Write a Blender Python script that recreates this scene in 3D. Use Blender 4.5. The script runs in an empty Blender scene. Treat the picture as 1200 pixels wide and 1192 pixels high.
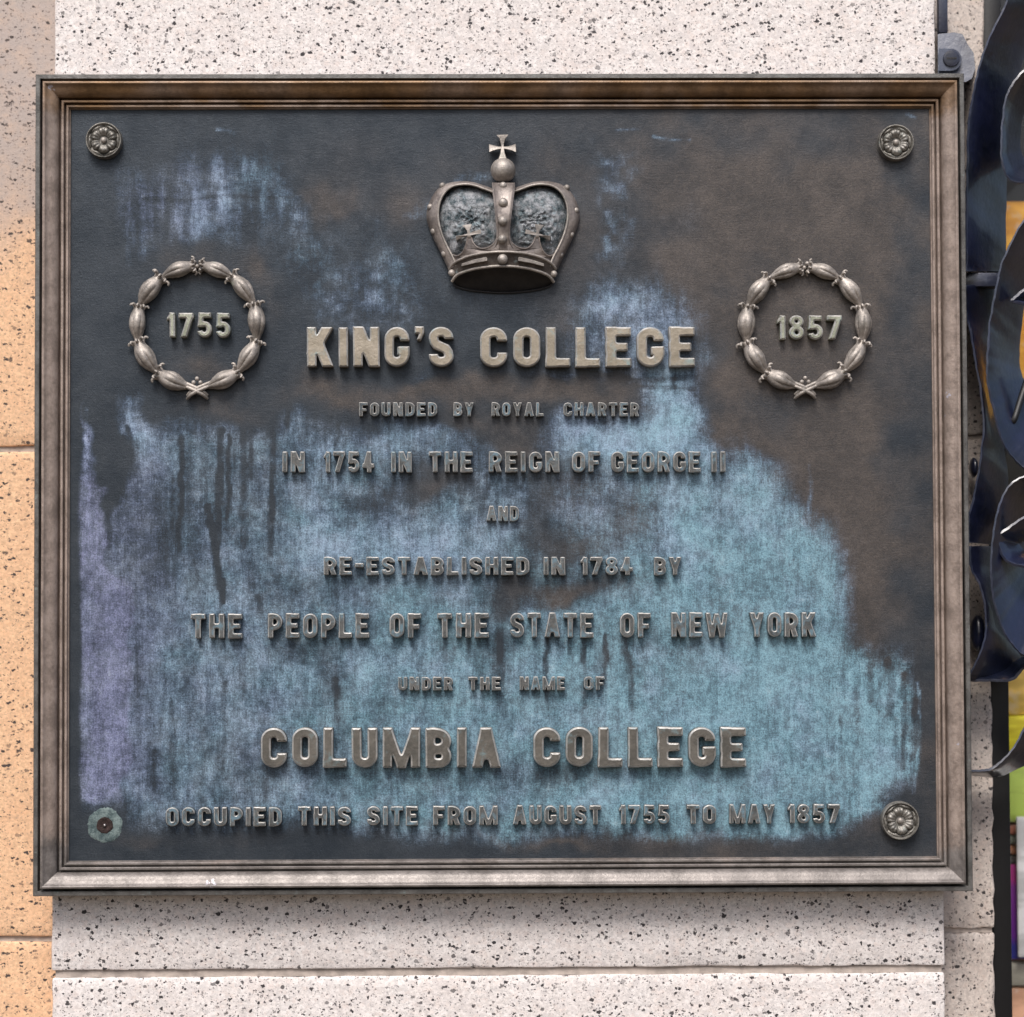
import bpy, bmesh, math, random
import numpy as np
from mathutils import Vector, Matrix, noise, geometry

random.seed(7)
S = bpy.context.scene
COL = S.collection

# ------------------------------------------------------------------ camera
FPX = 2609.8                        # focal length in photograph pixels (1200 wide)
CAMPOS = Vector((-0.0206, -2.6, -0.1214))


def rot3(rx, ry, rz):
    return Matrix.Rotation(rx, 3, 'X') @ Matrix.Rotation(ry, 3, 'Y') @ Matrix.Rotation(rz, 3, 'Z')


CAMROT = Matrix(((1, 0, 0), (0, 0, -1), (0, 1, 0))) @ rot3(0.03435, -0.01212, -0.00352)
cam_d = bpy.data.cameras.new('camera')
cam_d.sensor_width = 36
cam_d.sensor_fit = 'HORIZONTAL'
cam_d.lens = FPX / 1200 * 36
cam_d.dof.use_dof = True
cam_d.dof.focus_distance = 2.60
cam_d.dof.aperture_fstop = 2.4
cam_d.clip_start = 0.05
cam_d.clip_end = 200
cam = bpy.data.objects.new('camera', cam_d)
COL.objects.link(cam)
cam.matrix_world = Matrix.Translation(CAMPOS) @ CAMROT.to_4x4()
S.camera = cam

# ------------------------------------------------------------------ sky and sun
SUN_EL, SUN_AZ = math.radians(53), math.radians(192)
w = bpy.data.worlds.new('World')
S.world = w
w.use_nodes = True
nt = w.node_tree
bg = nt.nodes['Background']
sky = nt.nodes.new('ShaderNodeTexSky')
sky.sky_type = 'NISHITA'
sky.sun_disc = False
sky.sun_elevation = SUN_EL
sky.sun_rotation = SUN_AZ
sky.air_density = 1.0
sky.dust_density = 4.0
sky.ozone_density = 1.0
# below the horizon: the pavement of the street, lit by that sky
tc = nt.nodes.new('ShaderNodeTexCoord')
sp = nt.nodes.new('ShaderNodeSeparateXYZ')
mr = nt.nodes.new('ShaderNodeMapRange')
mr.inputs['From Min'].default_value = -0.06
mr.inputs['From Max'].default_value = 0.02
mx = nt.nodes.new('ShaderNodeMix')
mx.data_type = 'RGBA'
nt.links.new(tc.outputs['Generated'], sp.inputs[0])
nt.links.new(sp.outputs['Z'], mr.inputs['Value'])
nt.links.new(mr.outputs[0], mx.inputs['Factor'])
mx.inputs['A'].default_value = (1.3, 1.0, 0.78, 1)
nt.links.new(sky.outputs[0], mx.inputs['B'])
nt.links.new(mx.outputs['Result'], bg.inputs['Color'])
bg.inputs['Strength'].default_value = 0.06

sd = bpy.data.lights.new('sun', 'SUN')
sd.energy = 1.5
sd.angle = math.radians(26)
sd.color = (1.0, 0.965, 0.93)
so = bpy.data.objects.new('sun', sd)
COL.objects.link(so)
sdir = Vector((math.sin(SUN_AZ) * math.cos(SUN_EL), math.cos(SUN_AZ) * math.cos(SUN_EL), math.sin(SUN_EL)))
so.rotation_euler = sdir.to_track_quat('Z', 'Y').to_euler()
so.location = sdir * 5

vs = S.view_settings
S.display_settings.display_device = 'sRGB'
vs.view_transform = 'Standard'
vs.look = 'None'
vs.exposure = 1.2
vs.gamma = 1
vs.use_curve_mapping = False

# ------------------------------------------------------------------ helpers
WL = {}


def P(px, py, y=0.0):
    """the point of the vertical plane at depth y that the photograph shows at pixel px, py"""
    d = CAMROT @ Vector(((px - 600) / FPX, -(py - 596) / FPX, -1))
    t = (y - CAMPOS.y) / d.y
    return CAMPOS + d * t


def empty(name, loc, label=None, cat=None, group=None):
    o = bpy.data.objects.new(name, None)
    o.empty_display_size = 0.05
    COL.objects.link(o)
    o.location = loc
    WL[o.name] = Vector(loc)
    tag(o, label, cat, group)
    return o


def tag(o, label=None, cat=None, group=None, kind=None):
    for k, v in (('label', label), ('category', cat), ('group', group), ('kind', kind)):
        if v:
            o[k] = v
    return o


def link(name, me, mat, parent=None, smooth=35):
    """link a mesh given in world space; its origin goes to its own middle"""
    n = len(me.vertices)
    co = np.empty(n * 3)
    me.vertices.foreach_get('co', co)
    co = co.reshape(-1, 3)
    c = (co.min(0) + co.max(0)) / 2
    me.vertices.foreach_set('co', (co - c).ravel())
    if smooth is not None:
        me.polygons.foreach_set('use_smooth', [True] * len(me.polygons))
        me.set_sharp_from_angle(angle=math.radians(smooth))
    me.update()
    if mat:
        me.materials.clear()
        me.materials.append(mat)
    o = bpy.data.objects.new(name, me)
    COL.objects.link(o)
    c = Vector(c)
    WL[o.name] = c
    if parent:
        o.parent = parent
        o.location = c - WL[parent.name]
    else:
        o.location = c
    return o


def from_bm(name, bm, mat, parent=None, smooth=35, normals=True):
    if normals:
        bmesh.ops.recalc_face_normals(bm, faces=bm.faces)
    me = bpy.data.meshes.new(name)
    bm.to_mesh(me)
    bm.free()
    return link(name, me, mat, parent, smooth)


def box(bm, x0, x1, y0, y1, z0, z1, bevel=0.0):
    vs_ = [bm.verts.new((x, y, z)) for x in (x0, x1) for y in (y0, y1) for z in (z0, z1)]
    fs = [(0, 1, 3, 2), (4, 6, 7, 5), (0, 4, 5, 1), (2, 3, 7, 6), (0, 2, 6, 4), (1, 5, 7, 3)]
    faces = [bm.faces.new([vs_[i] for i in f]) for f in fs]
    if bevel:
        es = list({e for f in faces for e in f.edges})
        bmesh.ops.bevel(bm, geom=es, offset=bevel, segments=2, affect='EDGES', profile=0.5)


def catmull(pts, n=6):
    pts = [Vector(p) for p in pts]
    out = []
    for i in range(len(pts) - 1):
        p0, p1, p2, p3 = pts[max(i - 1, 0)], pts[i], pts[i + 1], pts[min(i + 2, len(pts) - 1)]
        for k in range(n):
            t = k / n
            out.append(0.5 * ((2 * p1) + (p2 - p0) * t + (2 * p0 - 5 * p1 + 4 * p2 - p3) * t * t + (3 * p1 - p0 - 3 * p2 + p3) * t ** 3))
    out.append(pts[-1].copy())
    return out


def loft(bm, rings, closed=True, caps=True):
    """rings: lists of points, one ring per station"""
    vr = [[bm.verts.new(p) for p in r] for r in rings]
    m = len(vr[0])
    for a, b in zip(vr, vr[1:]):
        for i in range(m if closed else m - 1):
            j = (i + 1) % m
            bm.faces.new((a[i], a[j], b[j], b[i]))
    if caps and closed:
        bm.faces.new(vr[0][::-1])
        bm.faces.new(vr[-1])


def tube(bm, pts, rad, seg=8, taper=None):
    pts = [Vector(p) for p in pts]
    rings = []
    up = Vector((0, -1, 0.01))
    for i, p in enumerate(pts):
        t = (pts[min(i + 1, len(pts) - 1)] - pts[max(i - 1, 0)]).normalized()
        a = t.cross(up)
        if a.length < 1e-4:
            a = t.cross(Vector((1, 0, 0)))
        a.normalize()
        b = a.cross(t)
        r = rad if taper is None else rad * taper(i / (len(pts) - 1))
        rings.append([p + (a * math.cos(k * 2 * math.pi / seg) + b * math.sin(k * 2 * math.pi / seg)) * r for k in range(seg)])
    loft(bm, rings)


def ball(bm, c, r, sy=1.0, seg=14, rings=9):
    m = Matrix.Translation(c) @ Matrix.Diagonal((r, r * sy, r, 1))
    bmesh.ops.create_uvsphere(bm, u_segments=seg, v_segments=rings, radius=1, matrix=m)


def rough_up(bm, amp, freq, verts=None):
    for v in (verts or bm.verts):
        n = noise.noise_vector(v.co * freq)
        v.co += n * amp


# ------------------------------------------------------------------ materials
class Mat:
    def __init__(self, name):
        self.m = bpy.data.materials.new(name)
        self.m.use_nodes = True
        self.t = self.m.node_tree
        self.b = self.t.nodes['Principled BSDF']
        self.pos = self.n('ShaderNodeNewGeometry').outputs['Position']

    def n(self, typ, **kw):
        nd = self.t.nodes.new(typ)
        for k, v in kw.items():
            setattr(nd, k, v)
        return nd

    def lk(self, a, b):
        self.t.links.new(a, b)

    def put(self, sock, v):
        if isinstance(v, bpy.types.NodeSocket):
            self.lk(v, sock)
        elif isinstance(v, (tuple, list)) and len(v) == 3 and sock.type == 'RGBA':
            sock.default_value = (*v, 1)
        else:
            sock.default_value = v

    def math(self, op, a, b=0.0, c=None, clamp=False):
        nd = self.n('ShaderNodeMath', operation=op, use_clamp=clamp)
        self.put(nd.inputs[0], a)
        self.put(nd.inputs[1], b)
        if c is not None:
            self.put(nd.inputs[2], c)
        return nd.outputs[0]

    def rng(self, v, a, b, c=0.0, d=1.0, smooth=True):
        nd = self.n('ShaderNodeMapRange', interpolation_type='SMOOTHSTEP' if smooth else 'LINEAR')
        self.put(nd.inputs['Value'], v)
        for k, x in zip(('From Min', 'From Max', 'To Min', 'To Max'), (a, b, c, d)):
            self.put(nd.inputs[k], x)
        return nd.outputs[0]

    def mix(self, f, a, b, blend='MIX'):
        nd = self.n('ShaderNodeMix', data_type='RGBA', blend_type=blend)
        self.put(nd.inputs['Factor'], f)
        self.put(nd.inputs['A'], a)
        self.put(nd.inputs['B'], b)
        return nd.outputs['Result']

    def scaled(self, sx, sy, sz, vec=None):
        nd = self.n('ShaderNodeVectorMath', operation='MULTIPLY')
        self.put(nd.inputs[0], vec or self.pos)
        nd.inputs[1].default_value = (sx, sy, sz)
        return nd.outputs[0]

    def noise(self, scale, detail=3, rough=0.55, vec=None, dist=0.0, off=None):
        nd = self.n('ShaderNodeTexNoise')
        v = vec or self.pos
        if off:
            ad = self.n('ShaderNodeVectorMath', operation='ADD')
            self.put(ad.inputs[0], v)
            ad.inputs[1].default_value = off
            v = ad.outputs[0]
        self.lk(v, nd.inputs['Vector'])
        nd.inputs['Scale'].default_value = scale
        nd.inputs['Detail'].default_value = detail
        nd.inputs['Roughness'].default_value = rough
        nd.inputs['Distortion'].default_value = dist
        return nd.outputs['Fac']

    def bump(self, h, strength, dist):
        nd = self.n('ShaderNodeBump')
        nd.inputs['Strength'].default_value = strength
        nd.inputs['Distance'].default_value = dist
        self.lk(h, nd.inputs['Height'])
        self.lk(nd.outputs[0], self.b.inputs['Normal'])

    def out(self, color, rough, metal=0.0, spec=None):
        self.put(self.b.inputs['Base Color'], color)
        self.put(self.b.inputs['Roughness'], rough)
        self.put(self.b.inputs['Metallic'], metal)
        if spec is not None:
            self.put(self.b.inputs['Specular IOR Level'], spec)
        return self.m


def granite(name, base, dark, dens, top_tone=None, stretch=1.0):
    M = Mat(name)
    wob = M.n('ShaderNodeTexNoise')
    M.lk(M.pos, wob.inputs['Vector'])
    wob.inputs['Scale'].default_value = 300
    wob.inputs['Detail'].default_value = 2
    sub = M.n('ShaderNodeVectorMath', operation='MULTIPLY_ADD')
    M.lk(wob.outputs['Color'], sub.inputs[0])
    sub.inputs[1].default_value = (0.0055, 0.0055, 0.0055)
    M.lk(M.pos, sub.inputs[2])
    vec = M.scaled(1 / stretch, 1, stretch, sub.outputs[0])

    def flecks(scale, lo, size):
        v = M.n('ShaderNodeTexVoronoi')
        M.lk(vec, v.inputs['Vector'])
        v.inputs['Scale'].default_value = scale
        s = M.n('ShaderNodeSeparateColor')
        M.lk(v.outputs['Color'], s.inputs[0])
        thr = M.rng(s.outputs[0], lo, 1.0, 0.0, size, smooth=False)
        on = M.rng(M.math('SUBTRACT', thr, v.outputs['Distance']), -0.04, 0.05)
        return M.math('MULTIPLY', on, M.rng(s.outputs[0], lo, lo + 0.02)), s.outputs[1]

    patch = M.noise(9, 3)
    big, r1 = flecks(235, 0.83 - dens * 0.35, 0.68)
    med, r2 = flecks(430, 0.74 - dens * 0.45, 0.6)
    fine, r3 = flecks(760, 0.58, 0.55)
    crystal = M.noise(260, 2, 0.6)
    vg = M.n('ShaderNodeTexVoronoi')
    M.lk(vec, vg.inputs['Vector'])
    vg.inputs['Scale'].default_value = 190
    sg = M.n('ShaderNodeSeparateColor')
    M.lk(vg.outputs['Color'], sg.inputs[0])
    cloud = M.noise(30, 4, 0.6)
    col = M.mix(M.rng(crystal, 0.35, 0.65), tuple(c * 0.84 for c in base), tuple(min(c * 1.1, .86) for c in base))
    col = M.mix(M.rng(cloud, 0.3, 0.75, 0, 0.35), col, (base[0] * 0.88, base[1] * 0.8, base[2] * 0.76))
    col = M.mix(M.rng(sg.outputs[0], 0.55, 1.0, 0, 0.30), col, (base[0] * .66, base[1] * .64, base[2] * .66))
    col = M.mix(M.rng(sg.outputs[1], 0.7, 1.0, 0, 0.30), col, (base[0] * .98, base[1] * .86, base[2] * .80))
    if top_tone:  # blend to a second tone with height, edge broken by noise
        (tone_col, z0, z1) = top_tone
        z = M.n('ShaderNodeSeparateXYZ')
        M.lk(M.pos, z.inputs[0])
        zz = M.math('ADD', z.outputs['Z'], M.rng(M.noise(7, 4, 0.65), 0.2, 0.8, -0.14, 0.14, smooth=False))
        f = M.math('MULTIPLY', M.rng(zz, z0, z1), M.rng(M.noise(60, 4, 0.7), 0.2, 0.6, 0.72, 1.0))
        col = M.mix(f, col, tone_col)
    col = M.mix(M.math('MULTIPLY', fine, M.rng(r3, 0, 1, 0.2, 0.6)), col, tuple(c * 2 + .1 for c in dark))
    col = M.mix(M.math('MULTIPLY', med, M.rng(r2, 0, 1, 0.45, 1.0)), col, tuple(c * 1.6 for c in dark))
    col = M.mix(M.math('MULTIPLY', big, M.rng(r1, 0, 0.4, 0.55, 1.0)), col, dark)
    h = M.math('SUBTRACT', M.noise(330, 3, 0.7), M.math('MULTIPLY', big, 0.35))
    M.bump(h, 0.55, 0.0012)
    return M.out(col, 0.72)


def bronze(name, dark, light, metal, rough, scale=45, patina=None, pat_amt=0.4, bump=0.4, marks=(), brown=None):
    """cast bronze: mottled metal with verdigris caught here and there"""
    M = Mat(name)
    a = M.noise(scale, 5, 0.62)
    b = M.noise(scale * 7, 3, 0.6)
    f = M.rng(M.math('ADD', M.math('MULTIPLY', a, 0.7), M.math('MULTIPLY', b, 0.3)), 0.36, 0.64)
    col = M.mix(f, dark, light)
    if brown:                                                   # top rail browned: warm ground bounce put into its colour
        zz = M.n('ShaderNodeSeparateXYZ')
        M.lk(M.pos, zz.inputs[0])
        fz = M.rng(M.math('ADD', zz.outputs['Z'], M.rng(M.noise(22, 4, .6), .3, .7, -.012, .012)), brown[1], brown[2], 0, 1)
        col = M.mix(M.math('MULTIPLY', fz, M.rng(M.noise(9, 3, .6), .25, .6, .45, 1.0)), col, M.mix(f, brown[0], tuple(c * 1.9 for c in brown[0])))
        fl = M.rng(M.math('ADD', zz.outputs['Z'], M.rng(M.noise(22, 4, .6), .3, .7, -.02, .02)), -.40, -.44, 0, .8)
        col = M.mix(fl, col, M.mix(f, (.10, .094, .091), (.20, .188, .182)))      # bottom rail greyed: sky sheen put into its colour
    for u, v, r in marks:                                       # pale scuffs
        dn = M.n('ShaderNodeVectorMath', operation='DISTANCE')
        M.lk(M.pos, dn.inputs[0])
        dn.inputs[1].default_value = P(u, v, 0)
        col = M.mix(M.rng(M.math('ADD', dn.outputs['Value'], M.rng(b, .3, .7, -r * .9, r * .9)), r * 1.3, r * .7, 0, .85), col, (.46, .44, .50))
    if patina:
        g = M.noise(scale * 1.4, 5, 0.7, off=(3.1, 1.7, 8.2))
        pf = M.rng(g, 0.62 - pat_amt * 0.3, 0.78 - pat_amt * 0.25, 0, 0.85)
        col = M.mix(pf, col, patina)
        met = M.math('SUBTRACT', metal, M.math('MULTIPLY', pf, metal * 0.8))
        rg = M.math('ADD', rough, M.math('MULTIPLY', pf, 0.25))
    else:
        met, rg = metal, M.rng(b, 0.3, 0.7, rough - 0.07, rough + 0.1)
    M.bump(M.math('ADD', M.noise(scale * 12, 3, 0.65), M.math('MULTIPLY', a, 0.8)), bump, 0.0012)
    return M.out(col, rg, met)


def plain(name, col, rough=0.6, metal=0.0, var=0.15, scale=25, bump=0.15):
    M = Mat(name)
    n = M.noise(scale, 4, 0.6)
    c = M.mix(M.rng(n, 0.3, 0.7), tuple(x * (1 - var) for x in col), tuple(min(1, x * (1 + var)) for x in col))
    M.bump(M.noise(scale * 14, 3), bump, 0.001)
    return M.out(c, rough, metal)


G_PIER = granite('pale_granite', (0.755, 0.712, 0.695), (0.035, 0.03, 0.033), 0.12, stretch=1.12)
G_WALL = granite('peach_granite', (0.78, 0.505, 0.31), (0.06, 0.045, 0.04), 0.02, top_tone=((0.42, 0.355, 0.325), 0.20, 0.48), stretch=1.3)
G_JAMB = granite('grey_granite', (0.60, 0.53, 0.48), (0.04, 0.034, 0.034), 0.10)
MORTAR = plain('mortar', (0.42, 0.36, 0.32), 0.9, var=0.25, scale=60, bump=0.6)
B_FRAME = bronze('frame_bronze', (0.205, 0.161, 0.136), (0.375, 0.300, 0.258), 0.30, 0.42, scale=34, bump=0.3, brown=((0.115, 0.066, 0.030), 0.425, 0.452), marks=[(60, 103, .003), (248, 1037, .0045), (255, 1038, .003), (1106, 488, .004), (1110, 462, .003), (1103, 682, .003), (1124, 872, .002), (1095, 500, .003)])
B_EDGE = bronze('edge_bronze', (0.075, 0.072, 0.068), (0.16, 0.155, 0.148), 0.35, 0.45, scale=40, patina=(0.20, 0.25, 0.24), pat_amt=0.1)
B_TITLE = bronze('worn_bronze', (0.27, 0.235, 0.18), (0.40, 0.35, 0.28), 0.45, 0.42, scale=30, patina=(0.23, 0.31, 0.31), pat_amt=0.24)
B_TEXT = bronze('weathered_bronze', (0.070, 0.075, 0.076), (0.155, 0.155, 0.150), 0.45, 0.42, scale=50, patina=(0.12, 0.20, 0.25), pat_amt=0.5)
B_DIM = bronze('tarnished_bronze', (0.095, 0.09, 0.08), (0.165, 0.152, 0.132), 0.4, 0.42, scale=30, patina=(0.15, 0.23, 0.25), pat_amt=0.16)
B_WORN_LIT = bronze('rubbed_lit_edge', (0.36, 0.35, 0.33), (0.60, 0.58, 0.55), 0.45, 0.34, scale=60, patina=(0.20, 0.28, 0.30), pat_amt=0.3)
B_ARCH = bronze('arch_bronze', (0.15, 0.128, 0.118), (0.30, 0.262, 0.24), 0.4, 0.42, scale=38)
B_ROSE = bronze('rosette_bronze', (0.125, 0.118, 0.105), (0.30, 0.285, 0.26), 0.45, 0.42, scale=60, patina=(0.16, 0.21, 0.20), pat_amt=0.1)
B_CROWN = bronze('crown_bronze', (0.070, 0.060, 0.055), (0.165, 0.145, 0.132), 0.5, 0.42, scale=38, patina=(0.28, 0.36, 0.38), pat_amt=0.06)
B_WREATH = bronze('wreath_bronze', (0.21, 0.19, 0.172), (0.42, 0.38, 0.345), 0.4, 0.5, scale=40, patina=(0.30, 0.32, 0.26), pat_amt=0.08)
B_CAP = bronze('pitted_cap', (0.03, 0.052, 0.062), (0.36, 0.37, 0.39), 0.6, 0.34, scale=95, patina=(0.30, 0.38, 0.42), pat_amt=0.3, bump=0.9)
B_DARK = bronze('near_black_bronze', (0.012, 0.012, 0.014), (0.03, 0.028, 0.028), 0.2, 0.6)  # near-black, carries the painted shade of the crown hollow
B_NUM = bronze('green_bronze', (0.24, 0.25, 0.19), (0.40, 0.41, 0.33), 0.4, 0.42, scale=60, patina=(0.30, 0.38, 0.34), pat_amt=0.12)
VERDI = bronze('verdigris', (0.05, 0.08, 0.085), (0.21, 0.27, 0.265), 0.0, 0.8, scale=90, bump=0.9)
RUST = plain('rusty_steel', (0.035, 0.02, 0.018), 0.7, 0.3, 0.5, 200, 0.8)
STEEL = plain('bare_steel', (0.45, 0.42, 0.42), 0.35, 0.9)
IRON = None


def iron_mat():
    M = Mat('blue_black_iron_paint')
    a = M.noise(18, 4, 0.6)
    b = M.noise(160, 4, 0.7)
    col = M.mix(M.rng(a, 0.3, 0.7), (0.0025, 0.004, 0.012), (0.008, 0.011, 0.034))
    col = M.mix(M.rng(b, 0.60, 0.74, 0, 0.3), col, (0.05, 0.06, 0.09))
    pn = M.n('ShaderNodeNewGeometry').outputs['Pointiness']
    col = M.mix(M.rng(M.math('ADD', pn, M.math('MULTIPLY', M.math('SUBTRACT', b, .5), .06)), 0.54, 0.64, 0, 0.5), col, (0.13, 0.15, 0.21))
    M.bump(M.math('ADD', M.noise(60, 4, 0.6), M.math('MULTIPLY', b, 0.4)), 0.4, 0.002)
    M.b.inputs['Coat Weight'].default_value = 0.4
    M.b.inputs['Coat Roughness'].default_value = 0.13
    M.b.inputs['Coat IOR'].default_value = 1.6
    return M.out(col, M.rng(b, 0.3, 0.7, 0.3, 0.45), 0.0, 0.6)


IRON = iron_mat()
FR = plain('dark_window_frame', (0.004, 0.004, 0.005), 0.5, 0.0)


def field_mat():
    """plate: dark oxidised bronze, pale blue salts where rain runs. The broad stain shapes come from the mesh
    attribute stain (amount, teal, warm, lavender); their ragged edges and grain come from noise."""
    M = Mat('patinated_plate')
    at = M.n('ShaderNodeAttribute', attribute_name='stain')
    s = M.n('ShaderNodeSeparateColor')
    M.lk(at.outputs['Color'], s.inputs[0])
    amt, teal, warm, lav = s.outputs[0], s.outputs[1], s.outputs[2], at.outputs['Alpha']
    hue = M.noise(17, 5, 0.65, off=(4.2, 9.1, 1.3))
    teal = M.math('ADD', teal, M.math('MULTIPLY', M.math('SUBTRACT', hue, 0.5), M.rng(amt, .1, .4, 0, 2.4)), clamp=True)
    streak = M.noise(1.0, 5, 0.70, vec=M.scaled(85, 85, 12))
    streak2 = M.noise(1.0, 4, 0.7, vec=M.scaled(260, 260, 26))
    weave_h = M.noise(1.0, 3, 0.7, vec=M.scaled(60, 60, 620))
    weave_v = M.noise(1.0, 3, 0.7, vec=M.scaled(620, 60, 60))
    blot = M.noise(26, 6, 0.66)
    fine = M.noise(520, 3, 0.8)
    mid = M.noise(110, 5, 0.75)
    n = M.math('ADD', M.math('MULTIPLY', streak, 0.28), M.math('MULTIPLY', blot, 0.34))
    n = M.math('ADD', n, M.math('MULTIPLY', streak2, 0.12))
    n = M.math('ADD', n, M.math('MULTIPLY', mid, 0.26))
    wv = M.math('ADD', M.math('MULTIPLY', weave_h, 0.5), M.math('MULTIPLY', weave_v, 0.5))
    n = M.math('SUBTRACT', M.math('ADD', n, M.math('MULTIPLY', M.math('SUBTRACT', wv, 0.5), 0.35)), 0.5)
    a = M.math('ADD', amt, M.math('MULTIPLY', n, M.rng(amt, 0.02, 0.35, 0.4, 2.2)))
    a = M.math('ADD', a, M.math('MULTIPLY', M.math('SUBTRACT', fine, 0.5), M.rng(amt, 0.0, 0.3, 0.3, 0.6)))
    a = M.math('MAXIMUM', a, 0.0)
    base = M.mix(M.rng(blot, 0.3, 0.7), (0.023, 0.032, 0.043), (0.044, 0.054, 0.066))
    wcol = M.mix(M.rng(M.math('ADD', M.math('MULTIPLY', blot, .7), M.math('MULTIPLY', mid, .3)), 0.32, 0.68), (0.062, 0.056, 0.053), (0.116, 0.098, 0.087))
    base = M.mix(M.rng(M.math('ADD', warm, M.math('MULTIPLY', n, 0.5)), 0.05, 0.85), base, wcol)
    pb = M.mix(teal, (0.090, 0.145, 0.240), (0.080, 0.182, 0.245))
    pb = M.mix(lav, pb, (0.140, 0.160, 0.290))
    pb = M.mix(M.rng(blot, 0.42, 0.66, 0, 0.6), pb, (0.135, 0.165, 0.205))
    pl = M.mix(lav, M.mix(teal, (0.355, 0.46, 0.62), (0.235, 0.425, 0.52)), (0.28, 0.31, 0.49))
    pat = M.mix(M.rng(a, 0.40, 1.10, smooth=False), pb, pl)
    dt = M.math('ADD', M.math('MULTIPLY', streak2, 0.24), M.math('ADD', M.math('MULTIPLY', mid, 0.43), M.math('MULTIPLY', M.noise(40, 6, .75, off=(2, 5, 7)), 0.48)))
    pat = M.mix(M.rng(dt, 0.63, 0.46, 0, 0.62), pat, M.mix(0.6, pb, (0.045, 0.07, 0.095)))
    pat = M.mix(M.rng(dt, 0.62, 0.80, 0, 0.55), pat, (0.42, 0.50, 0.56))
    f = M.rng(a, 0.05, 0.92, 0.0, 0.97)
    col = M.mix(f, base, pat)
    col = M.mix(M.rng(fine, 0.60, 0.36, 0.0, 0.38), col, (0.015, 0.02, 0.03))
    h = M.math('ADD', M.math('ADD', M.math('MULTIPLY', fine, 0.5), M.math('MULTIPLY', mid, 0.7)), M.math('MULTIPLY', wv, 0.5))
    M.bump(h, 0.5, 0.0013)
    return M.out(col, M.rng(f, 0, 1, 0.46, 0.72), M.rng(f, 0, 1, 0.45, 0.0))


FIELD = field_mat()

# ------------------------------------------------------------------ masonry
PIER_Y, REC_Y = 0.040, 0.095
Z = lambda px, py, y: P(px, py, y).z
X = lambda px, py, y: P(px, py, y).x
px0, px1 = X(62, 600, PIER_Y), X(1102, 600, PIER_Y)


def block(name, x0, x1, y0, y1, z0, z1, mat, parent, cuts=40, amp=0.0012, bev=0.003):
    """dressed stone: a box whose arrises are softly chipped"""
    bm = bmesh.new()
    box(bm, x0, x1, y0, y1, z0, z1, bev)
    es = [e for e in bm.edges if e.calc_length() > 0.05 and (abs(e.verts[0].co.y - y0) < bev * 1.5 or abs(e.verts[1].co.y - y0) < bev * 1.5)]
    bmesh.ops.subdivide_edges(bm, edges=es, cuts=cuts, use_grid_fill=True)
    for v in bm.verts:
        n = noise.noise_vector(v.co * 60) + noise.noise_vector(v.co * 160) * 0.7
        onx = min(abs(v.co.x - x0), abs(v.co.x - x1)) < bev * 1.2
        onz = min(abs(v.co.z - z0), abs(v.co.z - z1)) < bev * 1.2
        if v.co.y < y0 + bev * 1.6 and (onx or onz):
            v.co += n * amp
    return from_bm(name, bm, mat, parent, 40)


pier = empty('granite_pier', (0, PIER_Y + 0.3, -1.2), 'pale speckled granite pier that the bronze plaque hangs on', 'stone pier')
zj = Z(580, 1139, PIER_Y)
block('stone_block', px0, px1, PIER_Y, 0.5, zj + 0.0045, 1.0, G_PIER, pier, 60)
block('stone_block', px0 + 0.001, px1, PIER_Y + 0.0005, 0.5, -1.2, zj - 0.0045, G_PIER, pier, 60)
bm = bmesh.new()
box(bm, px0 + 0.004, px1 - 0.004, PIER_Y + 0.004, 0.48, zj - 0.0044, zj + 0.0044)
from_bm('mortar_joint', bm, MORTAR, pier)

lw = empty('granite_wall', (-0.8, 0.4, -1.2), 'peach granite wall set back beside the pier, greyer towards the top', 'stone wall')
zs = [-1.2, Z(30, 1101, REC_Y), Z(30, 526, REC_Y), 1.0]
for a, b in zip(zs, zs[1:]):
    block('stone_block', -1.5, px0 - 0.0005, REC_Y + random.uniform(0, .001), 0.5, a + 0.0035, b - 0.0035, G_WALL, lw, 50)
for zz in zs[1:3]:
    bm = bmesh.new()
    box(bm, -1.49, px0 - 0.002, REC_Y + 0.005, 0.48, zz - 0.0034, zz + 0.0034)
    from_bm('mortar_joint', bm, MORTAR, lw)

jx1 = X(1160, 600, REC_Y)
jb = empty('granite_jamb', (jx1 - 0.03, 0.3, -1.2), 'narrow grey granite jamb between the pier and the shop window', 'stone jamb')
zs = [-1.2, Z(1130, 1091, REC_Y), Z(1140, 512, REC_Y), 1.0]
for a, b in zip(zs, zs[1:]):
    block('stone_block', px1 + 0.0005, jx1, REC_Y + random.uniform(0, .001), 0.5, a + 0.003, b - 0.003, G_JAMB, jb, 40, amp=0.002)
for zz in zs[1:3]:
    bm = bmesh.new()
    box(bm, px1 + 0.002, jx1 - 0.002, REC_Y + 0.005, 0.48, zz - 0.0029, zz + 0.0029)
    from_bm('mortar_joint', bm, MORTAR, jb)

# ------------------------------------------------------------------ plaque
PW, PH = 1.092, 0.9593
FY = 0.017                                  # depth of the plate's face
plq = empty('bronze_plaque', (0, PIER_Y, -PH / 2), 'large weathered bronze plaque with a crown and raised lettering on pale granite', 'plaque')

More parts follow.
